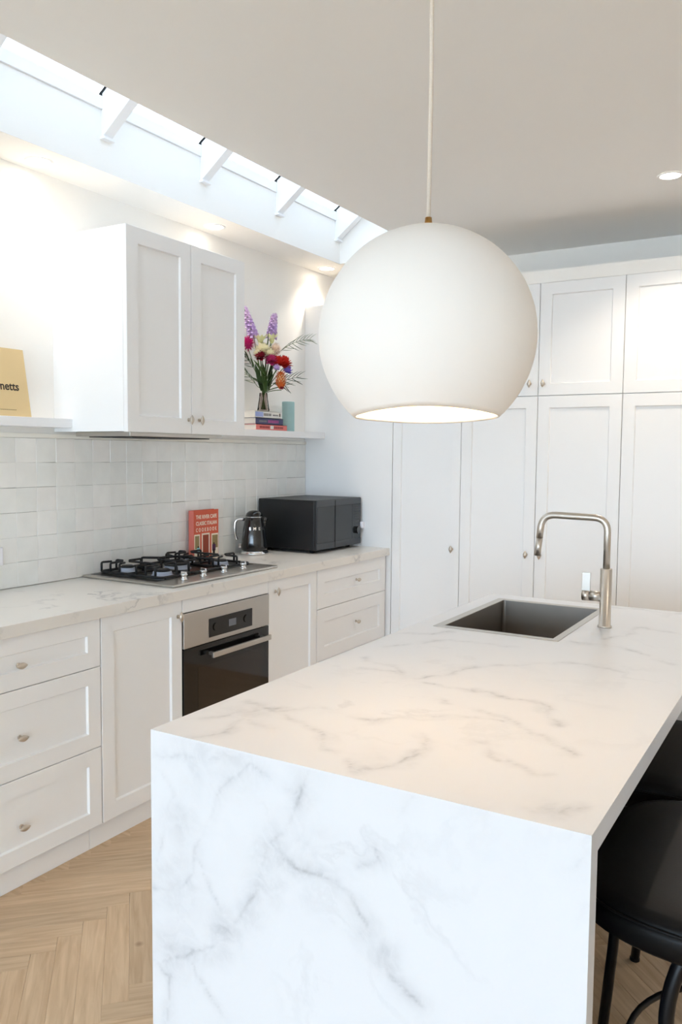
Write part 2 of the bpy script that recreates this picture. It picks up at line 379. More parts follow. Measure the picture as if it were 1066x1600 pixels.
for y in RY:
    bm = B(); prism_xz(bm, [(.2225, 2.705), (.676, 2.705+.75*.4535), (.676, zg(.676)-.0125), (.2225, zg(.2225)-.0125)], y, y+.046)
    bx(bm, .2129, .2225, y+.003, y+.043, 2.70, 2.81)
    r_ = link('rafter', mesh(bm), trim_m, sk)
    box('foot_block', trim_m, (.2129, .238, y-.006, y+.052, 2.694, 2.7045), r_, .001)
    bm = B(); prism_xz(bm, [(.2, zg(.2)-.012), (.70, zg(.70)-.012), (.70, zg(.70)), (.2, zg(.2))], y-.004, y+.05)
    link('gasket', mesh(bm), dark_m, r_)
for a, b in zip(RY, RY[1:]+[3.09]):
    if b-(a+.05) > .02:
        bm = B(); prism_xz(bm, [(.15, zg(.15)+.001), (.74, zg(.74)+.001), (.74, zg(.74)+.007), (.15, zg(.15)+.007)], a+.051, b-.005)
        link('pane', mesh(bm), roofglass_m, sk)

# ---- splashback: single tiles, children of the wall
def tile_meshes():
    out = []
    for k in range(8):
        bm = B(); s = .0499; t = .012
        tilt = [random.uniform(-.0009, .0009) for _ in range(4)]
        j = [(random.uniform(-.0008, .0008), random.uniform(-.0008, .0008)) for _ in range(4)]
        q = [(-s, -s), (s, -s), (s, s), (-s, s)]
        back = [bm.verts.new((0, y, z)) for y, z in q]
        mid = [bm.verts.new((t-.0015+tilt[i], q[i][0]+j[i][0], q[i][1]+j[i][1])) for i in range(4)]
        top = [bm.verts.new((t+tilt[i], (q[i][0])*.98+j[i][0], (q[i][1])*.98+j[i][1])) for i in range(4)]
        for A, C in ((back, mid), (mid, top)):
            for i in range(4): bm.faces.new((A[i], A[(i+1) % 4], C[(i+1) % 4], C[i]))
        bm.faces.new(top); me = mesh(bm, 'tile'); me.materials.append(tile_m); out.append(me)
    return out
TM = tile_meshes()
for i in range(36):
    for k in range(6):
        o = bpy.data.objects.new('tile', random.choice(TM)); COL.objects.link(o); o.parent = wl
        o.location = Vector((WX, YE-.005-.05-i*.1, .902+.05+k*.1))-wl.location
        o.rotation_euler = (0, random.uniform(-.012, .012), random.uniform(-.012, .012))
struct('trim_5', caulk_m, (WX, WX+.014, -.6, YE, 1.503, 1.521), .001)
# kick boards
struct('baseboard_left', cab_m, (.50, .5165, -.6, .849, -.0, .096), .001); struct('baseboard_left', cab_m, (.50, .5165, .851, YE, -.0, .096), .001)

# ---- herringbone oak floor
PW, NL = .069, 7
def plank_mesh(L, W):
    bm = B(); bx(bm, 0, L, 0, W, -.012, 0)
    top = [e for e in bm.edges if all(abs(v.co.z) < 1e-6 for v in e.verts)]
    bmesh.ops.bevel(bm, geom=top, offset=.0005, segments=1, affect='EDGES')
    me = mesh(bm, 'plank'); me.materials.append(oak_m); return me
PM = plank_mesh(PW*NL-.0003, PW-.0003)
s2 = math.sqrt(.5); OX = .88-(NL-.5)*PW*s2; OY = .03
planks = []
for k in range(-130, 90):
    for j in range(-6, 9):
        for kind in (0, 1):
            u = k+2*NL*j + (0 if kind == 0 else 0); v = k
            if kind == 0: c = (u+NL/2, v+.5); o0 = (u, v); ang = PI/4
            else: c = (u+.5, v+1+NL/2); o0 = (u+1, v+1); ang = PI*3/4
            def xy(q): return (OX+(q[0]-q[1])*PW*s2, OY+(q[0]+q[1])*PW*s2)
            cx, cy = xy(c)
            if not (WX+.2 < cx < 4.98 and -6.68 < cy < YB-.02): continue
            planks.append((xy(o0), ang, cx, cy))
def vis(cx, cy): return (.45 < cx < 1.75 and -.45 < cy < 2.0) or (2.05 < cx < 3.1 and .2 < cy < 2.0)
near = sorted((p for p in planks if vis(p[2], p[3])), key=lambda p: min(math.hypot(p[2]-1.0, p[3]-.45), math.hypot(p[2]-2.4, p[3]-1.0)))[:280]
ns = set(map(id, near))
for p in near:
    o = bpy.data.objects.new('plank', PM); COL.objects.link(o); o.parent = fl
    o.location = Vector((p[0][0], p[0][1], 0))-fl.location; o.rotation_euler.z = p[1]
bm = B()
for p in planks:
    if id(p) in ns: continue
    b2 = B(); bx(b2, 0, PW*NL-.0006, 0, PW-.0006, -.012, 0); tm = bpy.data.meshes.new('t'); b2.to_mesh(tm); b2.free()
    tm.transform(Matrix.Translation((p[0][0], p[0][1], 0)) @ Matrix.Rotation(p[1], 4, 'Z')); bm.from_mesh(tm); bpy.data.meshes.remove(tm)
tag(link('planks_beyond', mesh(bm), oak_m, fl), kind='stuff')

# ---------------------------------------------------------------- island
IX0, IX1, IY1, TH = 1.6446, 2.5079, 1.905, .039
FV = [[(2.015, 0.896), (2.006, 0.86), (1.971, 0.783), (1.934, 0.734), (1.92, 0.699), (1.91, 0.648), (1.866, 0.579), (1.831, 0.526), (1.742, 0.455), (1.675, 0.424)], [(1.943, 0.745), (1.989, 0.71), (2.051, 0.712), (2.102, 0.704), (2.128, 0.659), (2.145, 0.612), (2.169, 0.591), (2.186, 0.567), (2.24, 0.546)], [(2.142, 0.796), (2.155, 0.77), (2.119, 0.745), (2.102, 0.704)], [(1.657, 0.852), (1.744, 0.865), (1.837, 0.875), (1.886, 0.897)], [(1.886, 0.881), (1.857, 0.843), (1.807, 0.8), (1.781, 0.744), (1.764, 0.674), (1.754, 0.629), (1.699, 0.579), (1.654, 0.584)], [(1.886, 0.881), (1.943, 0.858), (1.989, 0.853), (2.011, 0.873)], [(1.764, 0.674), (1.785, 0.621), (1.826, 0.566), (1.846, 0.539)], [(1.699, 0.57), (1.721, 0.534), (1.774, 0.499), (1.816, 0.505)], [(1.647, 0.423), (1.698, 0.405), (1.686, 0.304)], [(1.742, 0.455), (1.784, 0.418), (1.826, 0.374)], [(2.008, 0.669), (2.078, 0.636)], [(1.657, 0.826), (1.701, 0.776), (1.678, 0.702), (1.655, 0.636)], [(2.197, 0.853), (2.227, 0.895)], [(2.48, 0.838), (2.492, 0.86)]]
FW = [(.010, .75), (.009, .75), (.007, .6), (.006, .5), (.007, .5), (.006, .55), (.004, .4), (.006, .45), (.006, .6), (.005, .5), (.003, .4), (.004, .35), (.006, .22), (.008, .18)]
CLOUD = [(2.03, .715, .07, .32), (1.93, .66, .04, .4), (1.90, .60, .035, .35), (1.83, .545, .04, .4), (1.71, .60, .07, .25), (1.85, .865, .05, .22), (1.76, .85, .06, .25), (1.70, .46, .06, .3), (2.13, .64, .03, .3), (2.17, .60, .03, .35), (1.72, .72, .05, .2), (2.15, .78, .02, .3), (1.95, .73, .04, .3)]
TV = [[(1.687, 0.261), (1.801, 0.244), (1.862, 0.3), (1.937, 0.28), (2.001, 0.272)], [(1.735, -0.013), (1.773, 0.054), (1.768, 0.141), (1.849, 0.131)], [(1.801, 0.244), (1.927, 0.18), (1.991, 0.108), (2.088, 0.035), (2.152, 0.087), (2.139, 0.201), (2.116, 0.27)], [(2.052, 0.493), (2.139, 0.476), (2.277, 0.401), (2.388, 0.306)], [(2.245, 0.295), (2.296, 0.224), (2.372, 0.18)], [(2.413, 0.029), (2.45, 0.035), (2.477, 0.105)], [(1.688, 0.09), (1.729, 0.148), (1.739, 0.222)], [(2.001, 0.272), (2.101, 0.384), (2.208, 0.419)], [(1.737, 0.722), (1.915, 0.612), (2.028, 0.586), (2.148, 0.601), (2.246, 0.577), (2.32, 0.47)], [(1.764, 0.623), (1.941, 0.629), (2.03, 0.831), (2.219, 0.992), (2.356, 0.965)], [(2.229, 1.312), (2.273, 1.558), (2.394, 1.524)], [(2.083, 1.218), (2.264, 1.238), (2.457, 1.105)], [(1.704, 0.875), (1.826, 1.051), (2.014, 1.076)], [(1.675, 1.056), (1.857, 1.229)], [(1.974, 1.909), (2.252, 1.865), (2.381, 1.887)]]
def vein_field(pts, veins, wts, clouds, seed, warp=.012):
    n = len(pts); q = np.array(pts); wv = np.empty((n, 2)); md = np.empty(n); bl = np.empty(n)
    for i, (a, b) in enumerate(pts):
        f = noise.noise_vector(Vector((a*9, b*9, seed))); g = noise.noise_vector(Vector((a*34, b*34, seed+5)))
        h = noise.noise_vector(Vector((a*90, b*90, seed+9)))
        wv[i] = (f.x*warp+g.x*warp*.5+h.x*.0025, f.y*warp+g.y*warp*.5+h.y*.0025)
        md[i] = .55+.9*noise.noise(Vector((a*16, b*16, seed+20))); bl[i] = f.z*.5+.5+g.z*.35
    q = q+wv; out = np.zeros(n)
    for vn, (wd, st) in zip(veins, wts):
        d = np.full(n, 9.)
        for (ax, ay), (bx_, by) in zip(vn, vn[1:]):
            e = np.array((bx_-ax, by-ay)); t = np.clip(((q-np.array((ax, ay)))@e)/(e@e), 0, 1)
            d = np.minimum(d, np.linalg.norm(q-np.array((ax, ay))-t[:, None]*e, axis=1))
        val = st*np.clip(md, .1, 1.2)*(np.exp(-(d/(wd*.4))**1.3)*.5+np.exp(-(d/(wd*2.8))**2)*.36)
        out = np.maximum(out, val)
    for cx, cy, r, st in clouds:
        d = np.linalg.norm(q-np.array((cx, cy)), axis=1)
        out = np.maximum(out, st*np.exp(-(d/r)**2)*np.clip(bl*1.3, 0, 1.2))
    return out
def slab():
    xs = np.linspace(IX0, IX1, 174)
    xs = sorted(set(np.round(list(xs)+[1.728, 2.092], 5)))
    ys = list(np.linspace(0, 1.905, 230)); ys = sorted(set(np.round(ys+[1.229, 1.791], 5)))
    zs = list(np.linspace(.9, 0.0, 181))
    hole = lambda x, y: 1.728 < x < 2.092 and 1.229 < y < 1.791
    # rows: front (z up), top (y), far end (z down)
    rows = [('f', z) for z in zs[::-1][:-1]] + [('t', y) for y in ys] + [('b', z) for z in np.linspace(.9, 0, 10)[1:]]
    nx = len(xs); V = []
    for k, s in rows:
        for x in xs: V.append((x, 0, s) if k == 'f' else (x, s, .9) if k == 't' else (x, IY1, s))
    F = []
    for i in range(len(rows)-1):
        for j in range(nx-1):
            if rows[i][0] == 't' and rows[i+1][0] == 't' and hole((xs[j]+xs[j+1])/2, (rows[i][1]+rows[i+1][1])/2): continue
            a = i*nx+j; F.append((a, a+1, a+nx+1, a+nx))
    n0 = len(V)
    def quad(*p):
        i = len(V); V.extend(p); F.append(tuple(range(i, i+len(p))))
    T2 = TH; H = .9; a_, b_ = IX0, IX1; hx0, hx1, hy0, hy1 = 1.728, 2.092, 1.229, 1.791
    for x, fl_ in ((b_, 0), (a_, 1)):
        for q in ([(x, 0, 0), (x, T2, 0), (x, T2, H-T2), (x, 0, H)], [(x, 0, H), (x, T2, H-T2), (x, IY1-T2, H-T2), (x, IY1, H)], [(x, IY1, H), (x, IY1-T2, H-T2), (x, IY1-T2, 0), (x, IY1, 0)]):
            quad(*(q if not fl_ else q[::-1]))
    quad((a_, T2, 0), (b_, T2, 0), (b_, T2, H-T2), (a_, T2, H-T2)) if 0 else quad((b_, T2, 0), (a_, T2, 0), (a_, T2, H-T2), (b_, T2, H-T2))
    quad((a_, IY1-T2, 0), (b_, IY1-T2, 0), (b_, IY1-T2, H-T2), (a_, IY1-T2, H-T2))
    z_ = H-T2; y1_, y2_ = T2, IY1-T2
    for q in ((a_, hx0, y1_, y2_), (hx1, b_, y1_, y2_), (hx0, hx1, y1_, hy0), (hx0, hx1, hy1, y2_)):
        quad((q[0], q[2], z_), (q[0], q[3], z_), (q[1], q[3], z_), (q[1], q[2], z_))
    quad((hx0, hy0, z_), (hx0, hy0, H), (hx0, hy1, H), (hx0, hy1, z_)); quad((hx1, hy0, z_), (hx1, hy1, z_), (hx1, hy1, H), (hx1, hy0, H))
    quad((hx0, hy0, z_), (hx1, hy0, z_), (hx1, hy0, H), (hx0, hy0, H)); quad((hx0, hy1, z_), (hx0, hy1, H), (hx1, hy1, H), (hx1, hy1, z_))
    quad((a_, 0, 0), (a_, T2, 0), (b_, T2, 0), (b_, 0, 0)); quad((a_, IY1-T2, 0), (a_, IY1, 0), (b_, IY1, 0), (b_, IY1-T2, 0))
    me = bpy.data.meshes.new('island_slab'); me.from_pydata(V, [], F)
    nf = sum(1 for r in rows if r[0] == 'f')*nx; nt = len(ys)*nx
    val = np.zeros(len(V), dtype=np.float32)
    val[:nf] = vein_field([(v[0], v[2]) for v in V[:nf]], FV, FW, CLOUD, 3.)
    ft = vein_field([(v[0], v[1]) for v in V[nf:nf+nt]], TV, [(.0055, .68)]*len(TV), [(1.75, .2, .06, .2), (2.1, .1, .05, .12), (2.25, .29, .03, .3), (2.45, .06, .03, .3), (2.3, .98, .05, .15), (1.9, .62, .05, .12)], 11., .03)
    val[nf:nf+nt] = ft
    # soft hand-over along the mitre
    at = me.attributes.new('vein', 'FLOAT', 'POINT'); at.data.foreach_set('value', val)
    return me
isl = empty('kitchen_island', (2.076, .95, 0), label='white marble kitchen island with waterfall end, standing in the foreground on oak floor', cat='kitchen island')
ms = slab(); so = link('waterfall_slab', ms, marble_isl, isl, label='white grey-veined marble waterfall slab')
ms.materials[0] = marble_isl
bd = MATS['cabinet_paint']
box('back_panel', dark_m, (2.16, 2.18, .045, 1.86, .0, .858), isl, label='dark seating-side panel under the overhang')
box('base_panel', cab_m, (1.69, 2.16, .045, 1.86, .08, .10), isl); box('kick_board', cab_m, (1.72, 1.735, .045, 1.86, .0, .08), isl)
for k in range(3):
    y0 = .045+k*.605
    bm = B(); shaker_bm(bm, 'X', y0, y0+.602, .1, .85, 0, .058)
    me = mesh(bm); me.transform(Matrix.Translation((1.665, 0, 0)) @ Matrix.Scale(-1, 4, (1, 0, 0))); me.flip_normals()
    link('door', me, cab_m, isl)

# sink, drop-in
sk_ = empty('kitchen_sink', (1.91, 1.51, .7), label='square dark steel sink with thin rim, set into the island top', cat='sink')
X0, X1, Y0, Y1 = 1.706, 2.11, 1.208, 1.812
xi0, xi1, yi0, yi1 = 1.733, 2.087, 1.234, 1.786
bm = B()
def ring(x0, x1, y0, y1, z, r=0, n=4):
    if r == 0: return [bm.verts.new(p) for p in ((x0, y0, z), (x1, y0, z), (x1, y1, z), (x0, y1, z))]
rr_ = [ring(X0, X1, Y0, Y1, .9002), ring(X0+.001, X1-.001, Y0+.001, Y1-.001, .902), ring(xi0, xi1, yi0, yi1, .902), ring(xi0+.001, xi1-.001, yi0+.001, yi1-.001, .9)]
for a, b in zip(rr_, rr_[1:]):
    for k in range(4): bm.faces.new((a[k], a[(k+1) % 4], b[(k+1) % 4], b[k]))
link('rim', mesh(bm), metal_m, sk_, label='bright brushed steel rim')
bm = B()
def rrect(x0, x1, y0, y1, z, r, n=4):
    out = []
    for cx, cy, a0 in ((x1-r, y1-r, 0), (x0+r, y1-r, PI/2), (x0+r, y0+r, PI), (x1-r, y0+r, 3*PI/2)):
        for k in range(n+1):
            a = a0+PI/2*k/n; out.append(bm.verts.new((cx+r*math.cos(a), cy+r*math.sin(a), z)))
    return out
rows = [rrect(xi0, xi1, yi0, yi1, .9, .010), rrect(xi0+.002, xi1-.002, yi0+.002, yi1-.002, .72, .012), rrect(xi0+.014, xi1-.014, yi0+.014, yi1-.014, .703, .02)]
for a, b in zip(rows, rows[1:]):
    n = len(a)
    for k in range(n): bm.faces.new((a[k], a[(k+1) % n], b[(k+1) % n], b[k]))
bm.faces.new(rows[-1])
me = mesh(bm, 'basin'); bo = link('basin', me, sink_m, sk_)
bm = B(); cyl(bm, (1.91, 1.51, .7035), .045, .004, 28); cyl(bm, (1.91, 1.51, .7075), .03, .003, 20); link('waste', mesh(bm), metal_m, sk_)

# mixer tap
tp = empty('kitchen_tap', (2.177, 1.495, .9), label='brushed nickel pull-out mixer tap with squared gooseneck, beside the island sink', cat='tap')
bm = B(); lathe(bm, [(0, .9), (.022, .9), (.022, .906), (.0185, .907), (.0185, 1.088), (.017, 1.09), (.0, 1.09)], 28, (2.177, 1.495, 0)); link('body', mesh(bm), nickel_m, tp, True)
bm = B(); pth = arc_path([(2.177, 1.495, 1.088), (2.177, 1.495, 1.25), (1.965, 1.495, 1.254), (1.957, 1.495, 1.175)], .045, 8); tube(bm, pth, .0112, 16); link('spout', mesh(bm), nickel_m, tp, True)
bm = B(); tube(bm, [(1.957, 1.495, 1.176), (1.957, 1.495, 1.174)], .0095, 16); tube(bm, [(1.957, 1.495, 1.173), (1.951, 1.495, 1.116)], .0108, 16); link('spray_head', mesh(bm), nickel_m, tp, True)
bm = B(); tube(bm, [(2.162, 1.495, .998), (2.128, 1.495, .998)], .0165, 18); link('valve', mesh(bm), nickel_m, tp, True)
bm = B(); tube(bm, [(2.126, 1.495, .998), (2.104, 1.495, .998)], .0172, 18); lv = link('handle', mesh(bm), nickel_m, tp, True)
box('lever', metal_m, (2.102, 2.129, 1.489, 1.494, 1.010, 1.073), lv, .001)

# ---------------------------------------------------------------- bench run
bt = box('benchtop', marble_bench, (WX, .5763, -.6, YE, .8585, .9), None, .0015, at=(.27, 1.2, .8585))
tag(bt, 'long pale veined marble benchtop along the tiled wall', 'benchtop')
CX = .5564
def base_unit(name, y0, y1, label, group=None):
    t = empty(name, (.28, (y0+y1)/2, 0), label=label, cat='cabinet', group=group)
    box('carcass', cab_m, (WX+.002, CX-.021, y0+.001, y1-.001, .098, .857), t); return t
# left hand unit, outside the frame for the most part
t = base_unit('base_cabinet', -.6, .178, 'white base cabinet at the far left end of the bench run')
d = front('door', 'X', -.598, .176, .098, .856, CX, t); knob('X', 1, (CX, .15, .79), d)
t = base_unit('drawer_cabinet', .18, .877, 'white three-drawer base cabinet at left, under the bare end of the benchtop')
for z0, z1, zk in ((.682, .856, .76), (.388, .679, .522), (.098, .385, .224)):
    d = front('drawer', 'X', .182, .8755, z0, z1, CX, t, .057); knob('X', 0, (CX, .529, zk), d)
t = base_unit('base_cabinet', .879, 1.309, 'white single-door base cabinet between the three drawers and the oven')
d = front('door', 'X', .8805, 1.3075, .098, .856, CX, t, .06); knob('X', 1, (CX, 1.283, .792), d)
t = empty('oven_housing', (.28, 1.605, 0), label='white oven housing with blank panels above and below the oven', cat='cabinet')
box('top_panel', cab_m, (CX-.02, CX, 1.3115, 1.8985, .800, .856), t, .001)
box('bottom_panel', cab_m, (CX-.02, CX, 1.3115, 1.8985, .098, .198), t, .001); box('shelf_board', cab_m, (WX+.002, CX-.021, 1.3115, 1.8985, .175, .198), t)
ov = empty('built_in_oven', (.28, 1.605, .199), label='built-in steel and black glass oven under the gas hob', cat='oven')
box('cavity_case', frame_m, (.04, CX-.016, 1.335, 1.875, .199, .79), ov)
box('control_panel', metal_m, (CX-.015, CX+.006, 1.3125, 1.8975, .652, .797), ov, .002)
dp = box('display', oven_glass_m, (CX+.006, CX+.0085, 1.468, 1.766, .672, .752), ov, .001, label='black control display')
box('screen', mat('oven_display_grey', (110, 112, 118), .3, noise_amt=.05), (CX+.0085, CX+.009, 1.598, 1.648, .698, .728), dp)
for yk in (1.51, 1.72):
    bm = B(); cyl(bm, (CX+.0085, yk, .712), .017, .004, 20, 'X'); link('dial', mesh(bm), oven_glass_m, dp)
od = box('door', oven_glass_m, (CX-.015, CX+.004, 1.3125, 1.8975, .202, .648), ov, .002, label='black glass oven door')
box('window', oven_in_m, (CX+.004, CX+.0046, 1.40, 1.84, .25, .56), od)
bm = B(); bx(bm, CX+.034, CX+.046, 1.450, 1.862, .594, .617, .002)
for yk in (1.475, 1.835): bx(bm, CX+.004, CX+.036, yk-.006, yk+.006, .599, .612)
link('handle', mesh(bm), metal_m, od)
t = base_unit('base_cabinet', 1.900, 2.320, 'white single-door base cabinet just right of the oven')
d = front('door', 'X', 1.9015, 2.3185, .098, .856, CX, t, .058); knob('X', 1, (CX, 1.955, .80), d)
t = base_unit('drawer_cabinet', 2.322, 3.066, 'white drawer base cabinet under the microwave, at the right end of the bench')
for z0, z1, zk in ((.652, .856, .759), (.378, .649, .526), (.098, .375, .24)):
    d = front('drawer', 'X', 2.3235, 3.0645, z0, z1, CX, t, .07); knob('X', 0, (CX, 2.72, zk), d)

# ---------------------------------------------------------------- tall cabinets
XS = [.588, 1.012, 1.4395, 1.8695, 2.30, 2.73]
sp = box('tall_end_panel', cab_m, (WX+.001, .586, YE, YE+.02, 0, 2.34), at=(.28, YE+.01, 0)); tag(sp, 'tall flat white panel beside the microwave at the end of the bench', 'panel')
lab = ['narrow white tall cabinet beside the bench end, its top behind the pendant globe', 'white tall cabinet seen directly below the right half of the pendant globe', 'white tall cabinet directly behind the island tap', 'white tall cabinet at the right edge of the picture', 'white tall cabinet beyond the right edge of the picture']
kside = [1, 1, 0, 1, 0]
for i in range(5):
    a, b = XS[i], XS[i+1]
    t = empty('tall_cabinet', ((a+b)/2, YE+.3, 0), label=lab[i], cat='cabinet', group='tall cabinets across the far wall')
    box('carcass', cab_m, (a+.001, b-.001, YE+.021, YE+.57, .0, 2.34), t)
    d = front('lower_door', '-Y', a+.0015, b-.0015, .1, 1.757, YE, t, .060 if i else .053)
    kx = b-.043 if kside[i] else a+.032
    knob('-Y', 1, (kx, YE, .92), d)
    d = front('upper_door', '-Y', a+.0015, b-.0015, 1.7605, 2.339, YE, t, .060)
    kx = [b-.043, b-.043, a+.028, b-.043, a+.03][i]
    knob('-Y', 1, (kx, YE, 1.823), d)
    box('kick_board', cab_m, (a+.001, b-.001, YE+.004, YE+.02, 0, .098), t)
tf = box('top_filler', wall_m, (.588, 2.73, YE+.003, YE+.02, 2.3405, 2.405), at=(1.7, YE, 2.3405)); tag(tf, 'cream filler strip along the top of the tall cabinets', 'trim board')
# ---------------------------------------------------------------- upper cabinet, shelves
uc = empty('wall_cabinet', (.2, 1.551, 1.528), label='white double-door wall cabinet above the hob', cat='cabinet')
box('carcass', cab_m, (WX, .378, 1.176, 1.926, 1.530, 2.33), uc, .001)
d = front('door', 'X', 1.1765, 1.5515, 1.528, 2.33, .399, uc, .064); knob('X', 1, (.399, 1.532, 1.588), d)
d = front('door', 'X', 1.5545, 1.9255, 1.528, 2.33, .399, uc, .064); knob('X', 1, (.399, 1.600, 1.588), d)
rh = empty('range_hood', (.2, 1.53, 1.505), label='slim grey range hood tucked under the wall cabinet', cat='range hood')
box('body', metal_m, (.06, .372, 1.215, 1.79, 1.512, 1.5295), rh, .002)
box('filter', iron_m, (.09, .34, 1.26, 1.74, 1.508, 1.512), rh)
s1 = box('wall_shelf', trim_m, (WX, .085, -.6, 1.175, 1.5452, 1.5814), bev=.001, at=(.03, .3, 1.5452)); tag(s1, 'white wall shelf left of the wall cabinet, holding the buff board', 'shelf')
s2_ = box('wall_shelf', trim_m, (WX, .125, 1.927, YE-.001, 1.538, 1.574), bev=.001, at=(.05, 2.5, 1.538)); tag(s2_, 'white wall shelf right of the wall cabinet, holding books and flowers', 'shelf')

# ---------------------------------------------------------------- lights
def downlight(x, y, z, watts, label, group, cone=120, r=.042, col=(1, .86, .70)):
    t = empty('downlight', (x, y, z), label=label, cat='ceiling light', group=group)
    bm = B(); lathe(bm, [(r+.012, -.0005), (r+.011, -.003), (r+.001, -.004), (r, -.001), (r+.0, -.0005)], 32, (x, y, z)); link('trim_ring', mesh(bm), trim_m, t, True)
    bm = B(); lathe(bm, [(0, -.002), (r, -.002), (r, -.0006), (0, -.0006)], 32, (x, y, z)); link('lens', mesh(bm), glow_m, t)
    l = bpy.data.lights.new('downlight_beam', 'SPOT'); l.energy = watts; l.spot_size = math.radians(cone); l.spot_blend = .6; l.shadow_soft_size = .035; l.color = col
    o = bpy.data.objects.new('downlight_beam', l); COL.objects.link(o); o.parent = t; o.location = (0, 0, -.012)
for k, (y, nm) in enumerate(((1.03, 'recessed round downlight in the soffit left of the wall cabinet'), (2.09, 'recessed round downlight in the soffit just right of the wall cabinet top'), (3.15, 'recessed round downlight in the soffit over the tall end panel'))):
    downlight(.085, y, 2.573, SOFFIT_W, nm, 'soffit downlights')
for x, y, nm in ((2.134, 2.63, 'recessed round downlight in the flat ceiling at the right edge of the picture'), (3.6, 2.63, 'added unseen downlight in the flat ceiling in the far right corner of the room'),
                 (3.7, .6, 'added unseen downlight in the flat ceiling over the seating side of the island'), (3.6, -1.6, 'added unseen downlight in the flat ceiling at the right, nearest the glazed doors'), (1.4, -1.6, 'added unseen downlight in the flat ceiling behind the camera, bench side')):  # only the first is in view; the other four are added for extra light
    downlight(x, y, ZC, DOWN_W if y > 0 else DOWN_W*.25, nm, 'ceiling downlights')

# pendant
gx, gy, gz, gr = 2.08, .327, 1.681, .2145
pn = empty('pendant_lamp', (gx, gy, ZC), label='large white plaster globe pendant hanging over the island on a woven cord', cat='pendant lamp')
bm = B(); seg = 72; rows = []
cut = math.acos(-.158/gr); TLT = Matrix.Rotation(-.062, 3, rr)
def rimz(a): return .012*math.sin(a*2+.6)+.010*math.sin(a*3+2)
for k in range(41):
    th = .045+(cut-.045)*k/40; row = []
    for i in range(seg):
        a = 2*PI*i/seg; tt = th + rimz(a)*max(0, (th-1.9)/(cut-1.9))
        wob = 1+.006*noise.noise(Vector((math.cos(a)*1.4, math.sin(a)*1.4, th*1.5)))
        v_ = TLT @ Vector((gr*wob*math.sin(tt)*math.cos(a), gr*wob*math.sin(tt)*math.sin(a), gr*math.cos(tt))); row.append(bm.verts.new((gx+v_.x, gy+v_.y, gz+v_.z)))
    rows.append(row)
for a, b in zip(rows, rows[1:]):
    for i in range(seg): bm.faces.new((a[i], b[i], b[(i+1) % seg], a[(i+1) % seg]))
me = bpy.data.meshes.new('shade'); bm.to_mesh(me); bm.free()
shade = link('shade', me, plaster_m, pn, True)
if me.polygons[500].normal.dot(me.polygons[500].center-Vector((0, 0, gz-ZC))) < 0: me.flip_normals()
me.materials.append(plaster_in_m)
sm = shade.modifiers.new('thickness', 'SOLIDIFY'); sm.thickness = .009; sm.offset = -1; sm.material_offset = 1; sm.material_offset_rim = 0
bm = B(); lathe(bm, [(0, gz+.203), (.0135, gz+.203), (.0135, gz+.214), (.008, gz+.218), (.0065, gz+.232), (0, gz+.232)], 20, (gx, gy, 0)); link('cord_grip', mesh(bm), brass_m, pn, True, label='small brass cord grip')
bm = B(); tube(bm, [(gx, gy, gz+.23), (gx+.0015, gy, gz+.5), (gx-.001, gy, gz+.75), (gx, gy, ZC-.02)], .0042, 10); link('cord', mesh(bm), cord_m, pn, True)
bm = B(); cyl(bm, (gx, gy, ZC-.022), .05, .022, 28); link('ceiling_rose', mesh(bm), plaster_m, pn)
bm = B(); cyl(bm, (gx, gy, gz+.09), .02, .115, 16); link('lamp_holder', mesh(bm), brass_m, pn)
bm = B(); ball(bm, (gx, gy, gz+.05), .045, 3); link('bulb', mesh(bm), bulb_m, pn, True)
l = bpy.data.lights.new('pendant_bulb_light', 'POINT'); l.energy = PENDANT_W; l.shadow_soft_size = .05; l.color = (1, .87, .74)
o = bpy.data.objects.new('pendant_bulb_light', l); COL.objects.link(o); o.parent = pn; o.location = (0, 0, gz-.06-ZC)

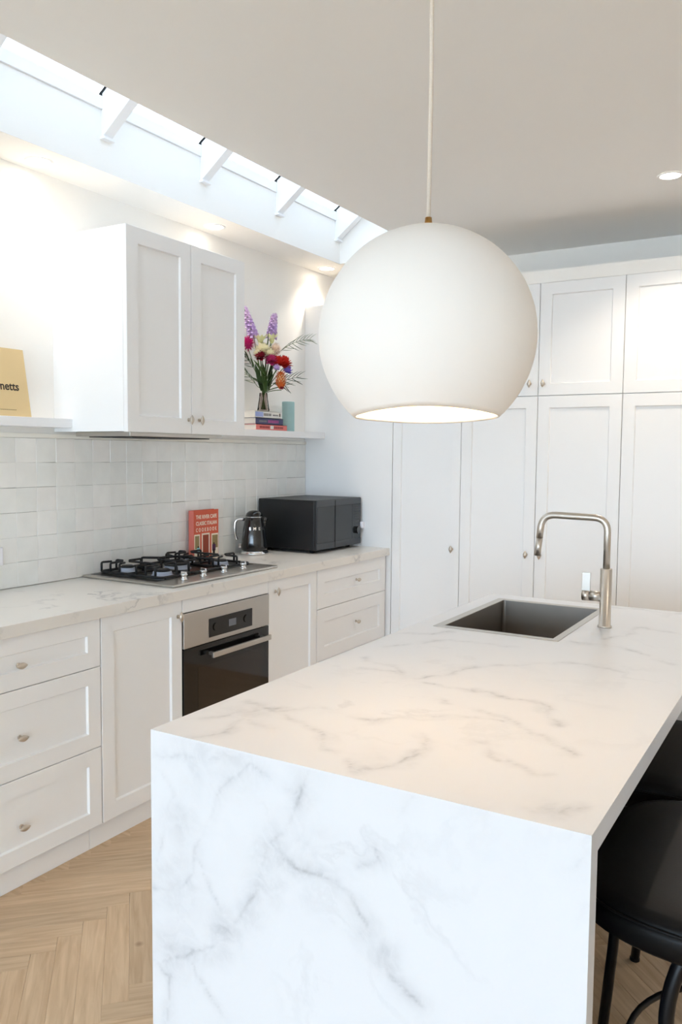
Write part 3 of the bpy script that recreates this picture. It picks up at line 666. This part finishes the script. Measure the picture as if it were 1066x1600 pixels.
# ---------------------------------------------------------------- bar stools
def superell(cx, cy, a, b, n, seg=56):
    out = []
    for i in range(seg):
        t = 2*PI*i/seg; c, s = math.cos(t), math.sin(t)
        out.append((cx+a*math.copysign(abs(c)**(2/n), c), cy+b*math.copysign(abs(s)**(2/n), s)))
    return out
def make_stool():
    t = empty('bar_stool', (0, 0, 0))
    bm = B(); rows = []
    for s, z in ((.86, .638), (.95, .640), (1.0, .652), (1.005, .682), (.995, .690), (.985, .692), (.985, .694), (.97, .702), (.9, .708), (.7, .711), (.4, .712), (.0, .712)):
        if s == 0: rows.append([bm.verts.new((0, 0, z))]*56)
        else: rows.append([bm.verts.new((x*s, y*s, z)) for x, y in superell(0, 0, .325, .280, 3.8)])
    bm.faces.new(rows[0])
    for a, b in zip(rows, rows[1:]):
        for i in range(56):
            j = (i+1) % 56
            bm.faces.new((a[i], a[j], b[j], b[i]) if b[i] is not b[j] else (a[i], a[j], b[i]))
    link('seat', mesh(bm), vinyl_m, t, True)
    bm = B(); lp = [Vector((x, y, .6925)) for x, y in superell(0, 0, .3235, .2785, 3.8, 64)]; tube(bm, lp+[lp[0]], .0024, 6, False); link('piping', mesh(bm), vinyl_m, t, True)
    bm = B(); bx(bm, -.17, .17, -.17, .17, .622, .638, .004); link('seat_plate', mesh(bm), frame_m, t)
    for sx in (-1, 1):
        for sy in (-1, 1):
            bm = B()
            pth = arc_path([(sx*.13, sy*.205, .634), (sx*.158, sy*.226, .58), (sx*.150, sy*.214, .33), (sx*.180, sy*.205, .004)], .08, 6)
            tube(bm, pth, .0125, 12); lg = link('leg', mesh(bm), frame_m, t, True)
            bm = B(); cyl(bm, (sx*.180, sy*.205, 0), .014, .008, 14); link('foot_cap', mesh(bm), frame_m, lg)
    bm = B(); lp = [(.255*math.cos(2*PI*k/48), .255*math.sin(2*PI*k/48), .33) for k in range(49)]; tube(bm, lp, .0065, 8, False); link('footrest', mesh(bm), frame_m, t, True)
    return t
def dup(root, loc, label):
    r = root.copy(); COL.objects.link(r); r.location = loc; r['label'] = label
    for ch in [o for o in bpy.data.objects if o.parent == root]:
        c = ch.copy(); COL.objects.link(c); c.parent = r
        for g in [o for o in bpy.data.objects if o.parent == ch]:
            d = g.copy(); COL.objects.link(d); d.parent = c
    return r
st = make_stool()
tag(st, 'black padded bar stool nearest the waterfall end, tucked under the island overhang', 'stool', 'bar stools under the island')
st.location = (2.742, .441, 0)
dup(st, (2.535, 1.008, 0), 'second black bar stool along the island, mostly hidden behind the nearest one')

# ---------------------------------------------------------------- hob
hb = empty('gas_hob', (.24, 1.68, .9), label='stainless steel gas hob with black cast iron grates on the benchtop', cat='hob')
HX0, HX1, HY0, HY1 = -.008, .520, 1.298, 2.030
bm = B(); bx(bm, HX0, HX1, HY0, HY1, .9005, .912, .005); link('hob_plate', mesh(bm), metal_m, hb)
box('recess_tray', mat('hob_dark_tray', (70, 68, 66), .3, .9, noise_amt=.05), (.01, .395, 1.33, 2.0, .912, .9135), hb, .0008)
def burner(x, y, r, name='burner'):
    b = empty(name, (x, y, .9135)); b.parent = hb; b.location = Vector((x, y, .9135))-hb.location
    for k in list(b.keys()):
        pass
    bm = B(); lathe(bm, [(0, .9137), (r*1.12, .9137), (r*1.12, .916), (r*1.0, .918), (r*.98, .930), (r*.9, .932), (0, .932)], 28, (x, y, 0)); link('burner_base', mesh(bm), ceramic_m, b, label='pale enamel burner ring')
    bm = B(); lathe(bm, [(0, .9325), (r*.86, .9325), (r*.88, .938), (r*.7, .942), (0, .942)], 28, (x, y, 0)); link('burner_cap', mesh(bm), iron_m, b)
burner(.085, 1.475, .034); burner(.295, 1.475, .042); burner(.20, 1.675, .058); burner(.085, 1.875, .034); burner(.295, 1.875, .034)
def grate(y0, y1, wok=False):
    bm = B(); x0, x1 = .025, .385; zb, zt = .921, .962; r = .0060
    fr = arc_path([(x0, (y0+y1)/2, zb), (x0, y1, zb), (x1, y1, zb), (x1, y0, zb), (x0, y0, zb), (x0, (y0+y1)/2-.001, zb)], .015, 3); tube(bm, fr, r, 8)
    for x in (x0, x1):
        for y in (y0+.02, y1-.02): tube(bm, [(x, y, .9136), (x, y, zb)], r, 8)
    if wok:
        lp = [(.20+.085*math.cos(2*PI*k/28), 1.675+.085*math.sin(2*PI*k/28), zt-.004) for k in range(29)]; tube(bm, lp, .006, 8, False)
        for k in range(6):
            a = PI/6+k*PI/3; c, s = math.cos(a), math.sin(a)
            ex, ey = .20+.165*c, 1.675+min(.105, .165*abs(s))*(1 if s > 0 else -1)
            tube(bm, arc_path([(ex, ey, zb), (ex, ey, zt), (.20+.055*c, 1.675+.055*s, zt)], .008, 3), .0055, 8)
    else:
        ym = (y0+y1)/2
        for cx, rad in ((.085, .02), (.295, .024)):
            for (ex, ey, ix, iy) in ((cx-.0, y0, cx, ym-rad), (cx, y1, cx, ym+rad), (x0 if cx < .2 else x1, ym, cx+(-rad if cx < .2 else rad), ym), (.19, ym, cx+(rad if cx < .2 else -rad), ym)):
                tube(bm, arc_path([(ex, ey, zb), (ex, ey, zt), (ix, iy, zt)], .008, 3), .005, 8)
            for sg in (-1, 1): tube(bm, arc_path([(cx+.055*sg, y0, zb), (cx+.055*sg, y0, zt), (cx+.04*sg, y0+.045, zt)], .008, 3), .005, 8)
        tube(bm, [(.19, y0, zb), (.19, y1, zb)], r, 8)
    link('grate', mesh(bm), iron_m, hb, True)
grate(1.375, 1.56); grate(1.566, 1.784, True); grate(1.79, 1.975)
for y in (1.435, 1.56, 1.70, 1.84):
    bm = B(); lathe(bm, [(0, .912), (.016, .912), (.016, .917), (.0125, .918), (.0115, .930), (.0155, .933), (.0155, .938), (.012, .940), (0, .940)], 22, (.455, y, 0)); kb_ = link('control_knob', mesh(bm), chrome_m, hb, True)
    bm = B(); bx(bm, .440, .470, y-.0035, y+.0035, .938, .948, .0015); link('grip', mesh(bm), chrome_m, kb_)

# ---------------------------------------------------------------- cookbook against the tiles
RED, PINK = mat('cover_orange_red', (214, 92, 62), .45, noise_amt=.03), mat('spine_coral', (226, 120, 104), .5, noise_amt=.03)
cream = mat('print_cream', (240, 226, 206), .6, noise_amt=.02)
ck = empty('cookbook', (.01, 2.08, .9), label='red hardback cookbook with white title, upright against the tiles behind the hob', cat='book')
cy0, cy1, cx0, cx1, cz1 = 1.985, 2.178, .0, .032, 1.155
box('pages', page_m, (cx0+.004, cx1-.003, cy0+.006, cy1-.005, .905, cz1-.006), ck)
bm = B(); bx(bm, cx1-.003, cx1, cy0, cy1, .9005, cz1); bx(bm, cx0, cx0+.003, cy0, cy1, .9005, cz1); link('cover', mesh(bm), RED, ck)
box('spine', PINK, (cx0, cx1, cy0-.003, cy0+.001, .9005, cz1), ck, .0008, label='coral pink spine')
for s, z, sp_ in (('THE RIVER CAFE', 1.112, 1.0), ('CLASSIC ITALIAN', 1.079, 1.0), ('COOKBOOK', 1.046, 1.75)):
    me = text_mesh(s, .024, sp=sp_, bold=.0008); xs_ = [v.co.x for v in me.vertices]; wd = max(xs_)-min(xs_); k = .165/wd; bpy.data.meshes.remove(me)
    text_on_x('lettering', s, .027, cx1+.0003, cy0+.016, z, cream, ck, sp=sp_, bold=.0006, sx=k*.024/.027*.99)
bm = B()
for (a, b, z0, z1) in ((.003, .046, .901, 1.033), (.060, .122, .901, 1.036), (.136, .19, .901, 1.03)):
    bx(bm, cx1, cx1+.0005, cy0+a, cy0+b, z0, z1)
link('printed_frames', mesh(bm), cream, ck)
olive_m = mat('print_olive', (150, 128, 84), .6, noise_amt=.08, nscale=60)
box('printed_window', olive_m, (cx1+.0005, cx1+.0008, cy0+.008, cy0+.04, .96, 1.026), ck); box('printed_window', olive_m, (cx1+.0005, cx1+.0008, cy0+.142, cy0+.186, .955, 1.022), ck)
bm = B(); bx(bm, cx1+.0005, cx1+.0008, cy0+.068, cy0+.114, .905, 1.028); link('printed_door', mesh(bm), mat('print_rust', (150, 62, 36), .6, noise_amt=.08, nscale=40), ck)
for yy, zz in ((.032, .95), (.155, .96)):
    bm = B(); ball(bm, (cx1+.0006, cy0+yy, zz+.018), .006, 2, (.15, 1, 1)); link('printed_head', mesh(bm), ink_m, ck)
    bm = B(); bx(bm, cx1+.0005, cx1+.0012, cy0+yy-.008, cy0+yy+.008, zz-.04, zz-.012); link('printed_legs', mesh(bm), ink_m, ck)
bm = B(); bx(bm, cx1+.0005, cx1+.0012, cy0+.022, cy0+.044, .935, .965, .0002); link('printed_shirt', mesh(bm), mat('print_turquoise', (120, 196, 206), .6, noise_amt=.03), ck)
bm = B(); bx(bm, cx1+.0005, cx1+.0012, cy0+.142, cy0+.168, .94, .974, .0002); link('printed_jacket', mesh(bm), mat('print_plum', (70, 30, 66), .6, noise_amt=.03), ck)

# ---------------------------------------------------------------- kettle
kx, ky = .095, 2.405
kt = empty('kettle', (kx, ky, .9), label='glossy black retro kettle with chrome base and handle, between cookbook and microwave', cat='kettle')
bm = B(); lathe(bm, [(0, .9005), (.078, .9005), (.080, .906), (.077, .914), (.072, .921), (0, .921)], 40, (kx, ky, 0)); link('base', mesh(bm), chrome_m, kt, True)
bm = B(); lathe(bm, [(0, .9215), (.070, .9215), (.0715, .935), (.068, .98), (.060, 1.04), (.052, 1.085), (.0485, 1.10), (.046, 1.103), (0, 1.103)], 40, (kx, ky, 0)); link('body', mesh(bm), black_m, kt, True)
bm = B(); lathe(bm, [(0, 1.1035), (.0475, 1.1035), (.0475, 1.108), (.042, 1.122), (.028, 1.134), (.012, 1.138), (0, 1.138)], 36, (kx, ky, 0)); ld = link('lid', mesh(bm), black_m, kt, True)
bm = B(); lathe(bm, [(.0478, 1.1015), (.0492, 1.103), (.0478, 1.1045)], 36, (kx, ky, 0)); link('lid_ring', mesh(bm), chrome_m, ld, True)
hd = Vector((-.80, -.60, 0)); hd.normalize()
def kp(r, z): return (kx+hd.x*r, ky+hd.y*r, z)
bm = B(); tube(bm, arc_path([kp(.05, 1.088), kp(.102, 1.092), kp(.108, 1.00), kp(.098, .985)], .03, 7), .0085, 12); link('handle', mesh(bm), chrome_m, kt, True, label='curved chrome handle')
bm = B(); bx(bm, -.012, .012, -.004, .004, -.012, .012, .002); me = mesh(bm); me.transform(Matrix.Translation(kp(.073, .945)) @ Matrix.Rotation(.64, 4, 'Z')); link('switch', me, chrome_m, kt)
bm = B(); q = -hd; tube(bm, [(kx+q.x*.044, ky+q.y*.044, 1.06), (kx+q.x*.066, ky+q.y*.066, 1.098)], [.02, .012], 12); link('spout', mesh(bm), black_m, kt, True)
fc = math.atan2(-.80, .60)+.25
for ch, da in zip('SMEG', (-.62, -.2, .22, .64)):
    a = fc+da; me = text_mesh(ch, .021, depth=.001, align='CENTER', bold=.0006)
    N_ = Vector((math.cos(a), math.sin(a), .12)).normalized(); T_ = Vector((-math.sin(a), math.cos(a), 0)); U_ = N_.cross(T_)
    Mx = Matrix((T_, U_, N_)).transposed().to_4x4(); Mx.translation = Vector((kx+.0608*math.cos(a), ky+.0608*math.sin(a), 1.035))
    me.transform(Mx); link('lettering', me, chrome_m, kt)

# ---------------------------------------------------------------- microwave
mw = empty('microwave', (.19, 2.81, .9), label='black microwave oven on the benchtop against the tall end panel', cat='microwave')
mx0, mx1, my0, my1, mz0, mz1 = .0, .372, 2.572, 3.058, .918, 1.193
box('case', mw_side_m, (mx0, mx1, my0+.002, my1-.002, mz0, mz1), mw, .003)
fr_ = box('front_surround', mw_side_m, (mx1, mx1+.018, my0, my1, mz0, mz1), mw, .003)
box('upper_band', mw_band_m, (mx1+.018, mx1+.0215, my0+.003, my1-.003, mz1-.036, mz1-.003), mw, .001); box('lower_band', mw_band_m, (mx1+.018, mx1+.0215, my0+.003, my1-.003, mz0+.003, mz0+.036), mw, .001)
dr = box('door', mw_glass_m, (mx1+.018, mx1+.021, my0+.003, my1-.105, mz0+.037, mz1-.037), mw, .001, label='dark glass door')
box('handle_groove', dark_m, (mx1+.0205, mx1+.0222, my0+.186, my0+.193, mz0+.004, mz1-.004), dr)
cp_ = box('control_panel', mw_glass_m, (mx1+.018, mx1+.021, my1-.103, my1-.003, mz0+.037, mz1-.037), mw, .001)
for k in range(6): box('button', mw_band_m, (mx1+.021, mx1+.0222, my1-.082, my1-.024, mz1-.06-k*.02, mz1-.057-k*.02), cp_)
bm = B(); cyl(bm, (mx1+.021, my1-.052, mz0+.085), .021, .016, 24, 'X'); link('dial', mesh(bm), black_m, cp_)
for x in (.04, .33):
    for y in (my0+.05, my1-.05):
        bm = B(); cyl(bm, (x, y, .9003), .014, .018, 14); link('foot', mesh(bm), dark_m, mw)
# sockets
def socket(loc, facing, label, gang=.116):
    t = empty('power_socket', loc, label=label, cat='power socket')
    x, y, z = loc
    if facing == 'X':
        box('plate', plate_m, (x, x+.008, y-gang/2, y+gang/2, z-.036, z+.036), t, .003)
        for s in (-.03, .03): box('switch', plate_m, (x+.008, x+.0105, y+s-.006, y+s+.006, z+.008, z+.024), t, .001)
    else:
        box('plate', plate_m, (x-.036, x+.036, y-.008, y, z-.036, z+.036), t, .003); box('switch', plate_m, (x-.006, x+.006, y-.0105, y-.008, z+.006, z+.022), t, .001)
socket((WX+.0145, .842, 1.035), 'X', 'white power socket on the tiles at the left edge of the picture')
bm = B(); t = empty('wall_plug', (.385, YE, 1.03), label='small white plug on the end panel, peeping past the microwave', cat='plug')
box('body', plate_m, (.355, .408, YE-.03, YE-.0005, 1.008, 1.048), t, .004)

# ---------------------------------------------------------------- left shelf board
br = empty('print_board', (.02, .87, 1.5814), label='buff printed board leaning on the left shelf, lettering partly cut off', cat='board')
bm = B(); prism = [(.048, 1.5816), (.060, 1.5816), (.014, 1.846), (.002, 1.843)]; prism_xz(bm, prism, .735, .995); link('panel', mesh(bm), card_m, br)
tl = -math.atan((.060-.014)/(1.846-1.5816))
text_on_x('lettering', 'netts', .046, .0425, .868, 1.6835, ink_m, br, bold=.0008, tilt=tl, sx=.92)
bm = B()
for k in range(9): bx(bm, .0557, .0560, .85+k*.009, .857+k*.009, 1.6065, 1.6078)
link('small_print', mesh(bm), ink_m, br)

# ---------------------------------------------------------------- books and objects on right shelf
ZS = 1.574
def book(label, y0, y1, z0, z1, x1, cover, patches):
    t = empty('book', (.05, (y0+y1)/2, z0), label=label, cat='book', group='stacked books under the vase')
    box('pages', page_m, (-.022, x1-.003, y0+.003, y1-.003, z0+.002, z1-.002), t)
    bm = B(); bx(bm, -.023, x1, y0, y1, z0+.0002, z0+.002); bx(bm, -.023, x1, y0, y1, z1-.002, z1-.0002); bx(bm, x1-.003, x1, y0, y1, z0+.0002, z1-.0002); link('cover', mesh(bm), cover, t)
    for k, (a, b, c, d, m, lab_) in enumerate(patches):
        bm = B()
        if lab_ == 'letters':
            yy = a
            while yy < b:
                wd = random.uniform(.004, .009); bx(bm, x1, x1+.0004, y0+yy, y0+min(b, yy+wd), z0+c, z0+d); yy += wd+.0025
            link('spine_lettering', mesh(bm), m, t)
        else: bx(bm, x1, x1+.0003, y0+a, y0+b, z0+c, z0+d); link('spine_panel', mesh(bm), m, t)
navy = mat('book_navy', (62, 64, 104), .5, noise_amt=.03); coral = mat('book_coral', (232, 122, 116), .5, noise_amt=.03); whitec = mat('book_white', (232, 230, 224), .5, noise_amt=.02)
blu = mat('book_pale_blue', (160, 176, 228), .5, noise_amt=.03); mag = mat('book_magenta', (170, 74, 140), .5, noise_amt=.03); gre = mat('book_grey_ink', (120, 118, 120), .5, noise_amt=.03); redk = mat('book_dark_red', (150, 50, 50), .5, noise_amt=.03)
book('coral pink paperback at the bottom of the stack under the flower vase', 2.388, 2.675, ZS, 1.604, .122, coral, [(.03, .12, .009, .021, redk, 'letters'), (.16, .25, .009, .021, redk, 'letters'), (.128, .158, .006, .024, whitec, 'p')])
book('navy hardback with magenta lettering, middle of the stack under the vase', 2.392, 2.645, 1.604, 1.639, .116, navy, [(.03, .10, .012, .022, gre, 'letters'), (.11, .21, .010, .025, mag, 'letters')])
book('white book with pale blue spine end, top of the stack under the vase', 2.385, 2.630, 1.639, 1.677, .114, whitec, [(.004, .075, .006, .032, blu, 'p'), (.08, .15, .012, .026, gre, 'letters'), (.165, .215, .014, .022, gre, 'letters'), (.226, .236, .012, .030, ink_m, 'p')])
t = empty('ceramic_cylinder', (.055, 2.785, ZS), label='pale teal ceramic cylinder on the shelf right of the stacked books', cat='vase')
bm = B(); lathe(bm, [(0, ZS+.0003), (.034, ZS+.0003), (.036, ZS+.004), (.036, ZS+.168), (.034, ZS+.172), (.031, ZS+.172), (.030, ZS+.165), (.030, ZS+.02), (0, ZS+.02)], 32, (.055, 2.785, 0)); link('body', mesh(bm), teal_m, t, True)

# vase and flowers
vx, vy, vz = .075, 2.515, 1.6773
vs = empty('glass_vase', (vx, vy, vz), label='small clear glass vase standing on the stacked books', cat='vase')
bm = B(); lathe(bm, [(0, vz), (.031, vz), (.034, vz+.006), (.030, vz+.03), (.0235, vz+.075), (.0225, vz+.10), (.0215, vz+.10), (.0215, vz+.075), (.028, vz+.03), (.029, vz+.008), (0, vz+.008)], 28, (vx, vy, 0)); link('body', mesh(bm), vase_m, vs, True)
G1 = mat('stem_green', (84, 112, 62), .5, noise_amt=.15, nscale=40); G2 = mat('leaf_deep_green', (62, 86, 52), .5, noise_amt=.2, nscale=40); G3 = mat('leaf_sage', (124, 140, 112), .55, noise_amt=.15, nscale=40)
def fm(n, c): return mat('petal_'+n, c, .6, noise_amt=.12, nscale=60)
lil, lil2, mgn, crm, pch, drd, pnk, red, org, blu2, ylw = fm('lilac', (214, 190, 234)), fm('pale_lilac', (230, 208, 238)), fm('magenta', (206, 42, 132)), fm('cream', (242, 238, 212)), fm('peach', (244, 228, 214)), fm('crimson', (136, 22, 46)), fm('rose_pink', (190, 60, 120)), fm('scarlet', (206, 48, 34)), fm('orange', (222, 112, 50)), fm('violet_blue', (150, 130, 220)), fm('lime_bud', (232, 236, 184))
def P(px, py, dx=0): return Vector((.075+(px-417)*.0023+dx, 2.515+(px-417)*.0030-dx*.6, 1.679+(643-py)*.00352))
def stem(t, head, rad=.0022, m=None):
    a = random.uniform(0, 6.28); f = Vector((vx+.012*math.cos(a), vy+.012*math.sin(a), vz+.012)); nk = Vector((vx-.006*math.cos(a), vy-.006*math.sin(a), vz+.10))
    c = nk.lerp(head, .5)+Vector((0, 0, .01)); pts = [f, nk]
    for k in range(1, 7):
        s = k/6; pts.append(nk*(1-s)**2+c*2*s*(1-s)+head*s*s)
    bm = B(); tube(bm, pts, rad, 6); link('stem', mesh(bm), m or G1, t, True)
def petal(bm, c, d, length, width, curl=.3, thick=0):
    """a cupped petal strip from c in direction d"""
    d = d.normalized(); up = Vector((0, 0, 1)) if abs(d.z) < .95 else Vector((1, 0, 0)); s = d.cross(up).normalized(); n = s.cross(d)
    rows = []
    for k in range(5):
        t = k/4; w = width*(math.sin(PI*min(1, t*.86+.12))**.7); ctr = c+d*length*t+n*length*curl*t*t
        rows.append([bm.verts.new(ctr-s*w*.5+n*w*.14), bm.verts.new(ctr-n*w*.05), bm.verts.new(ctr+s*w*.5+n*w*.14)])
    for a, b in zip(rows, rows[1:]):
        bm.faces.new((a[0], a[1], b[1], b[0])); bm.faces.new((a[1], a[2], b[2], b[1]))
def flower_thing(name, label, head, grp=None):
    return empty(name, (vx, vy, vz), label=label, cat='flower', group='flowers in the glass vase')
def rose(px, py, r, m, name, label, dx=0, layers=4, heart=None):
    r *= 1.42
    h = P(px, py, dx); t = flower_thing(name, label, h); stem(t, h-Vector((0, 0, r*.5)))
    bm = B(); ax = (h-Vector((vx, vy, vz+.15))).normalized()*.4+Vector((.5, -.6, .2)); ax.normalize()
    Q = Vector((0, 0, 1)).rotation_difference(ax)
    for L in range(layers):
        n = 5+L*2; el = 1.35-L*.38
        for k in range(n):
            a = 2*PI*k/n+L*.5; d = Q @ Vector((math.cos(a)*math.cos(el), math.sin(a)*math.cos(el), math.sin(el)))
            petal(bm, h-ax*r*.35, d, r*(1.05+.05*L)*random.uniform(.9, 1.08), r*.85, .22)
    link('petals', mesh(bm), m, t, True)
    bm = B(); ball(bm, h+ax*r*.1, r*.32, 1); link('heart', mesh(bm), heart or m, t, True)
def pom(px, py, r, m, name, label, dx=0, n=70, sq=1.0, m2=None):
    r *= 1.15; n = int(n*1.5)
    h = P(px, py, dx); t = flower_thing(name, label, h); stem(t, h-Vector((0, 0, r*.5)))
    bm = B()
    for k in range(n):
        z = 1-2*(k+.5)/n; a = k*2.39996; q = math.sqrt(1-z*z); d = Vector((q*math.cos(a), q*math.sin(a), z*sq+.15))
        petal(bm, h+d*r*.15, d, r*.85*random.uniform(.85, 1.12), r*.22, .15)
    link('petals', mesh(bm), m, t, True)
    bm = B(); ball(bm, h, r*.45, 2, (1, 1, sq)); link('heart', mesh(bm), m2 or m, t, True)
def delphinium(p0, p1, label, dx=0):
    a, b = P(*p0, dx), P(*p1, dx); t = flower_thing('delphinium', label, a); stem(t, b)
    bmA, bmB, bmC = B(), B(), B(); tube(bmC, [b, a], .0018, 6)
    n = 54
    for k in range(n):
        s = (k+.5)/n; c = b.lerp(a, s); ang = k*2.4; rd = .036*(1-.5*s); d = Vector((math.cos(ang), math.sin(ang), .25)); bl = bmA if s < .55 else bmB
        c2 = c+d.normalized()*rd*.6
        for j in range(5):
            e = 2*PI*j/5; tt = Vector((-math.sin(ang), math.cos(ang), 0)); uu_ = d.cross(tt)
            petal(bl, c2, d*.35+tt*math.cos(e)+uu_*math.sin(e), .019*(1-.35*s), .017*(1-.3*s), .2)
    link('florets', mesh(bmA), lil, t, True, label='deeper lilac lower florets'); link('upper_florets', mesh(bmB), lil2, t, True, label='paler lilac upper florets'); link('flower_spike', mesh(bmC), G1, t, True)
delphinium((388, 486), (403, 532), 'lilac delphinium spike at the left of the bouquet, beside the wall cabinet')
delphinium((432, 494), (427, 532), 'lilac delphinium spike standing free at the top centre of the bouquet', dx=.01)
pom(394, 541, .040, mgn, 'chrysanthemum', 'bright magenta chrysanthemum at the left of the bouquet', sq=.8)
rose(412, 549, .032, crm, 'cream_rose', 'cream rose at the centre of the bouquet, under the lime buds', dx=.03, heart=ylw)
rose(421, 556, .024, crm, 'cream_rose', 'smaller cream rose tucked below the peach bloom', dx=.045)
rose(404, 556, .020, crm, 'cream_rose', 'small cream rose between the magenta and crimson blooms', dx=.04, heart=ylw)
pom(434, 548, .034, pch, 'peach_dahlia', 'round peach bloom at the upper right of the bouquet', dx=.01, n=90)
rose(406, 560, .022, drd, 'crimson_rose', 'crimson bloom left of centre in the bouquet', dx=.05)
rose(422, 565, .026, pnk, 'pink_rose', 'deep pink bloom at the middle of the bouquet', dx=.055, heart=drd)
rose(433, 569, .030, red, 'scarlet_lily', 'scarlet bloom just right of the deep pink one', dx=.05, layers=3)
rose(446, 567, .028, red, 'scarlet_lily', 'scarlet bloom with orange heart at the right of the bouquet', dx=.03, heart=org)
rose(428, 578, .017, lil, 'lilac_freesia', 'small lilac bloom below the deep pink one', dx=.07, layers=3)
rose(450, 580, .024, blu2, 'violet_iris', 'violet-blue iris at the lower right of the bouquet', dx=.03, layers=3)
# protea
h = P(438, 594, .04); t = flower_thing('orange_protea', 'tall orange pincushion protea low on the right of the bouquet', h); stem(t, h-Vector((0, 0, .04)), .003)
bm = B()
for k in range(90):
    s = (k+.5)/90; z = -.045+.08*s; a = k*2.4; q = .030*math.sin(PI*min(1, .2+.75*s)); petal(bm, h+Vector((q*.5*math.cos(a), q*.5*math.sin(a), z-.01)), Vector((math.cos(a)*.6, math.sin(a)*.6, 1)), .034, .008, -.1)
link('petals', mesh(bm), org, t, True); bm = B(); ball(bm, h, .022, 2, (1, 1, 1.7)); link('heart', mesh(bm), ylw, t, True)
rose(438, 608, .013, drd, 'crimson_bud', 'tiny crimson bud hanging under the orange protea', dx=.05, layers=2)
for i, (px, py) in enumerate(((410, 533), (427, 530))):
    h = P(px, py, .02); t = flower_thing('lime_bud', ('lime white bud left of the upright blade leaf' if i == 0 else 'lime white bud right of the upright blade leaf'), h); stem(t, h-Vector((0, 0, .02)))
    bm = B()
    for k in range(9): a = k*.7; petal(bm, h-Vector((0, 0, .03)), Vector((math.cos(a)*.42, math.sin(a)*.42, 1)), .06, .028, -.25)
    link('petals', mesh(bm), ylw, t, True)
def leaf_spray(name, label, p0, p1, n, ln, wd, m, dx=0, droop=.0, base=None):
    a, b = P(*p0, dx), P(*p1, dx); t = flower_thing(name, label, a); t['category'] = 'foliage'; stem(t, a, .0018, m)
    bm = B(); mid = a.lerp(b, .5)+Vector((0, 0, droop)); pts = [a*(1-s)**2+mid*2*s*(1-s)+b*s*s for s in [k/10 for k in range(11)]]; tube(bm, pts, [.0018-.0001*k for k in range(11)], 6); link('rachis', mesh(bm), m, t, True)
    for k in range(n):
        s = .12+.86*k/n; c = a*(1-s)**2+mid*2*s*(1-s)+b*s*s; d0 = (b-a).normalized(); 
        for sd in (-1, 1):
            bm = B(); petal(bm, c, d0*.9+Vector((0, 0, sd*.62))+Vector((random.uniform(-.2, .2),)*3), ln*1.25*(1-.4*abs(s-.4)), wd*1.5, -.15*sd); link('leaflet', mesh(bm), m, t, True)
leaf_spray('fern_frond', 'sage green fern frond arching out to the right towards the pendant', (438, 553), (494, 528), 9, .055, .008, G3, 0, .05)
leaf_spray('palm_leaf', 'dark narrow-leaved sprig spreading low on the right of the bouquet', (432, 600), (472, 588), 5, .065, .010, G2, .02, .01)
leaf_spray('palm_leaf', 'dark narrow-leaved sprig hanging under the orange protea', (425, 600), (452, 606), 4, .05, .009, G2, .03, .01)
leaf_spray('olive_sprig', 'grey green sprig spreading low on the left of the bouquet', (408, 605), (380, 578), 6, .06, .009, G3, .0, .02)
leaf_spray('olive_sprig', 'grey green sprig behind the magenta chrysanthemum', (404, 580), (384, 556), 5, .05, .010, G2, .0, .02)
for i, (p0, p1, lb) in enumerate((((414, 600), (420, 516), 'upright blade leaf rising between the two lime buds'), ((410, 612), (400, 572), 'broad dark leaf low at the left of the bouquet'), ((420, 610), (424, 572), 'broad dark leaf at the lower centre of the bouquet'), ((416, 612), (411, 570), 'broad mid green leaf just left of the lower centre'), ((421, 606), (431, 584), 'short broad leaf right of the lower centre'), ((413, 604), (394, 592), 'short dark leaf pointing left below the grey green sprigs'),
        ((415, 590), (398, 566), 'mid green leaf behind the crimson bloom'), ((420, 590), (440, 556), 'mid green leaf behind the peach bloom'))):
    a, b = P(*p0, .03), P(*p1, .03); t = flower_thing('blade_leaf', lb, a); t['category'] = 'foliage'; stem(t, a, .0025)
    bm = B(); petal(bm, a, b-a, (b-a).length, .014 if i == 0 else .044, .02); link('leaf', mesh(bm), G1 if i in (0, 3, 6) else G2, t, True)
